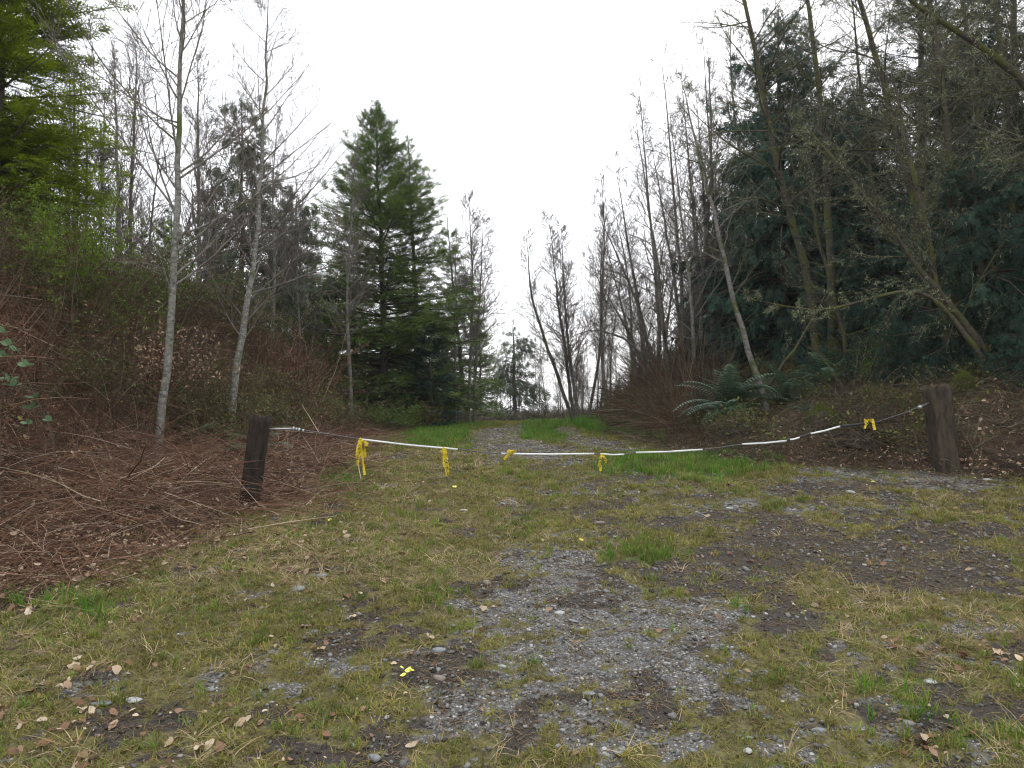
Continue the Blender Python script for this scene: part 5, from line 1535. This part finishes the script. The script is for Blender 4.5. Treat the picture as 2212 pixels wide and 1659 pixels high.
def stick(label, pts, r, mat='stick', lift=0.03, ground=True, d=None, forks=None):
    W_ = []
    for px, py in pts:
        W_.append(G3(px, py) + [0, 0, lift] if ground else P(px, py, d))
    W_ = np.array(W_); o0 = W_[0]
    if not ground:
        gz = float(H(W_[0, 0], W_[0, 1]))
        if W_[0, 2] > gz: W_ = np.vstack([[W_[0, 0], W_[0, 1], gz - 0.03], W_])
    K = 12
    p, L = trunk_path(W_, K, 0.008)
    g = Geo().tubes(p - o0, r * np.linspace(1, .45, K), 6, True)
    P1, R1, _ = children_of((p - o0)[None], (r * np.linspace(1, .45, K))[None], 4, .2, .95, lambda t, i: L * 0.22 * np.ones_like(t), .6, 0, 4, .1, .6, .0015)
    g.tubes(P1, R1, 4)
    return tag(obj("dead_stick", g.mesh("dead_stick", M[mat], True)), label, "stick")
stick("pale dead cane bent over like a hook before the dark bank", [(100, 960), (112, 850), (128, 760), (136, 690), (150, 705), (168, 730)], .009, d=6.4, ground=False)
stick("pale forked stick lying along the grass edge of the dead canes", [(330, 1250), (390, 1195), (425, 1165), (450, 1130), (470, 1090)], .010, lift=.05)
stick("pale stick crossing the forked stick at the brush edge", [(300, 1220), (380, 1205), (470, 1190), (560, 1165)], .006, lift=.06)
stick("pale dead stick sloping beside the slender alder", [(470, 960), (430, 880), (405, 840), (375, 800)], .010, d=8.3, ground=False)
stick("long bleached stick lying across the canes by the picture edge", [(0, 1235), (100, 1215), (200, 1190), (300, 1160)], .008, lift=.08)
stick("dark wet stick on the thin grass between gate and gravel", [(1110, 1093), (1150, 1100), (1200, 1115)], .012, 'stick_dark', lift=.015)
stick("long dark stick lying over the muddy grass", [(1640, 1205), (1760, 1208), (1850, 1212), (1900, 1214)], .010, 'stick_dark', lift=.012)
stick("forked dark twig in the middle of the gravel", [(1140, 1240), (1180, 1238), (1240, 1252)], .009, 'stick_dark', lift=.012)
stick("dark broken stick near the green tuft", [(1880, 1310), (1940, 1340)], .010, 'stick_dark', lift=.012)
stick("curved grey branch lying at the edge of the brown thicket", [(1560, 935), (1575, 945), (1600, 950)], .02, 'stick', lift=.05)
stick("bleached twisted root hanging on the bank above the dark post", [(650, 860), (668, 850), (672, 835), (660, 800), (665, 770)], .012, d=9.6, ground=False)
stick("thin branch poking level from the bank beside the twisted root", [(620, 862), (660, 858), (700, 850), (735, 838)], .006, 'stick_dark', d=9.3, ground=False)
stick("grey branch leaning on the slope past the brown post", [(2212, 865), (2160, 885), (2110, 905)], .012, 'stick', lift=.15)
stick("bleached branch stretching level behind the brown post", [(2040, 905), (2050, 850), (2090, 815), (2150, 805), (2212, 795)], .008, d=9.6, ground=False)
# thin dark stalks standing in the grass
GT = "thin dark stalks standing in the grass"
sm = []
for i in range(5):
    z = np.linspace(0, 1, 6); p = np.stack([.05 * np.sin(z * 3 + i), .04 * z * z, z], -1)
    g = Geo().tubes(p, np.linspace(.011, .005, 6), 4)
    Pc, Rc, _ = children_of(p[None], np.linspace(.011, .005, 6)[None], 3, .4, .95, lambda t, i: .2 * np.ones_like(t), .6, .3, 3, .1, .7, .004)
    sm.append(g.tubes(Pc, Rc, 3).mesh("stalk", M['cane_dark']))
spots_ = [(975, 1035), (985, 1030), (1000, 1028), (940, 1020), (955, 1080), (1005, 1090), (1185, 1010), (1560, 1010), (860, 1060), (830, 1040), (820, 1065), (1070, 1040), (1850, 1012), (1720, 1035), (910, 1050), (1010, 1045), (560, 1080), (610, 1060), (540, 1010), (660, 1040), (650, 1300), (695, 1290), (2100, 1065), (1320, 1055), (1400, 1020), (760, 1050), (740, 1075), (900, 1095)]
for i, (px, py) in enumerate(spots_):
    o = obj("dry_stalk", sm[i % 5]); c = G3(px, py); o.location = c; s = rng.uniform(.16, .32); o.scale = (s, s, s)
    o.rotation_euler = (rng.normal(0, .2), rng.normal(0, .2), rng.uniform(0, 6)); tag(o, "thin dark dead stalk sticking up from the grass near the gate", "stalk", GT)
# extra stalks in the canes belong to the cane tangle

# moss mound and rotten stump on the right slope
def mound(name, label, cat, px, d, w_, h_, mat, fuzz, dz=0.0, fm='moss'):
    b = base_at(px, d, dz); n = 28; K = 12; V = []
    if fm != 'moss': w_ *= .8; h_ *= .7
    for k in range(K):
        ph = k / (K - 1) * math.pi / 2
        for i in range(n):
            a = 2 * math.pi * i / n; rr = 1 + 0.14 * math.sin(3 * a + 1) + 0.10 * rng.normal()
            V.append((math.cos(a) * math.cos(ph) * w_ * rr, math.sin(a) * math.cos(ph) * w_ * rr, math.sin(ph) * h_ * (1 + .05 * rng.normal()) - .05))
    q = [(k * n + i, k * n + (i + 1) % n, (k + 1) * n + (i + 1) % n, (k + 1) * n + i) for k in range(K - 1) for i in range(n)]
    t = thing(name, label, cat, b)
    obj("core", Geo().add(V, q).mesh("core", mat, True), t)
    V = np.array(V); m_ = fuzz; idx = rng.integers(0, len(V), m_)
    pp = V[idx] + rng.normal(0, .012, (m_, 3)); dd = norm(V[idx] + [0, 0, .05])
    pth = np.stack([pp, pp + dd * .03 + rng.normal(0, .006, (m_, 3))], 1)
    o = obj("moss_cover", Geo().tubes(pth, np.tile([.004, .001], (m_, 1)), 3).mesh("moss_cover", M[fm]), t); o["kind"] = "stuff"
    if fm != 'moss':
        m2 = 260; idx = rng.integers(0, len(V), m2)
        pr_ = arc_paths(V[idx] * 0.9, U(m2, 0, 6.28), U(m2, -.3, .9), U(m2, .12, .5), 5, U(m2, .5, 1.8), .18)
        o = obj("roots", Geo().tubes(pr_, np.tile(np.linspace(.008, .003, 5), (m2, 1)), 3).mesh("roots", M['cane_dark']), t); o["kind"] = "stuff"
    return t
mound("mossy_stump", "bright moss covered stump beside the brown post", "stump", 2085, 10.2, .12, .22, M['bark_moss'], 3500, dz=.05)
mound("rotten_stump", "brown rotten stump with a yellow moss cap below the ferns", "stump", 1775, 10.6, .22, .36, M['bark_dark'], 2200)
mound("root_clump", "rooty soil clump at the foot of the speckled leaning alder", "root clump", 1600, 11.6, .5, .26, M['bark_dark'], 2500, fm='cane_dark')
mound("root_wad", "matted dark root wad under the wrapped cable", "root clump", 1850, 9.9, .45, .32, M['bark_dark'], 2600, fm='cane_dark')

# ------------------------------------------------------------------ thin damp air
hz = Geo()
X0, X1, Y0, Y1, Z0, Z1 = -1010., 1010., -12., 1110., -2.0, 24.
hz.add([(X0, Y0, Z0), (X1, Y0, Z0), (X1, Y1, Z0), (X0, Y1, Z0), (X0, Y0, Z1), (X1, Y0, Z1), (X1, Y1, Z1), (X0, Y1, Z1)],
       [(0, 3, 2, 1), (4, 5, 6, 7), (0, 1, 5, 4), (1, 2, 6, 5), (2, 3, 7, 6), (3, 0, 4, 7)])
hm = bpy.data.materials.new("damp_air"); hm.use_nodes = True
hn = hm.node_tree; hn.nodes.clear()
pv = hn.nodes.new("ShaderNodeVolumePrincipled"); pv.inputs["Color"].default_value = (0.95, 0.97, 1, 1); pv.inputs["Density"].default_value = 0.0005
ho = hn.nodes.new("ShaderNodeOutputMaterial"); hn.links.new(pv.outputs[0], ho.inputs["Volume"])
tag(obj("haze", hz.mesh("haze", hm)), "thin pale damp air over the whole clearing", kind="stuff")
cy.volume_bounces = 0
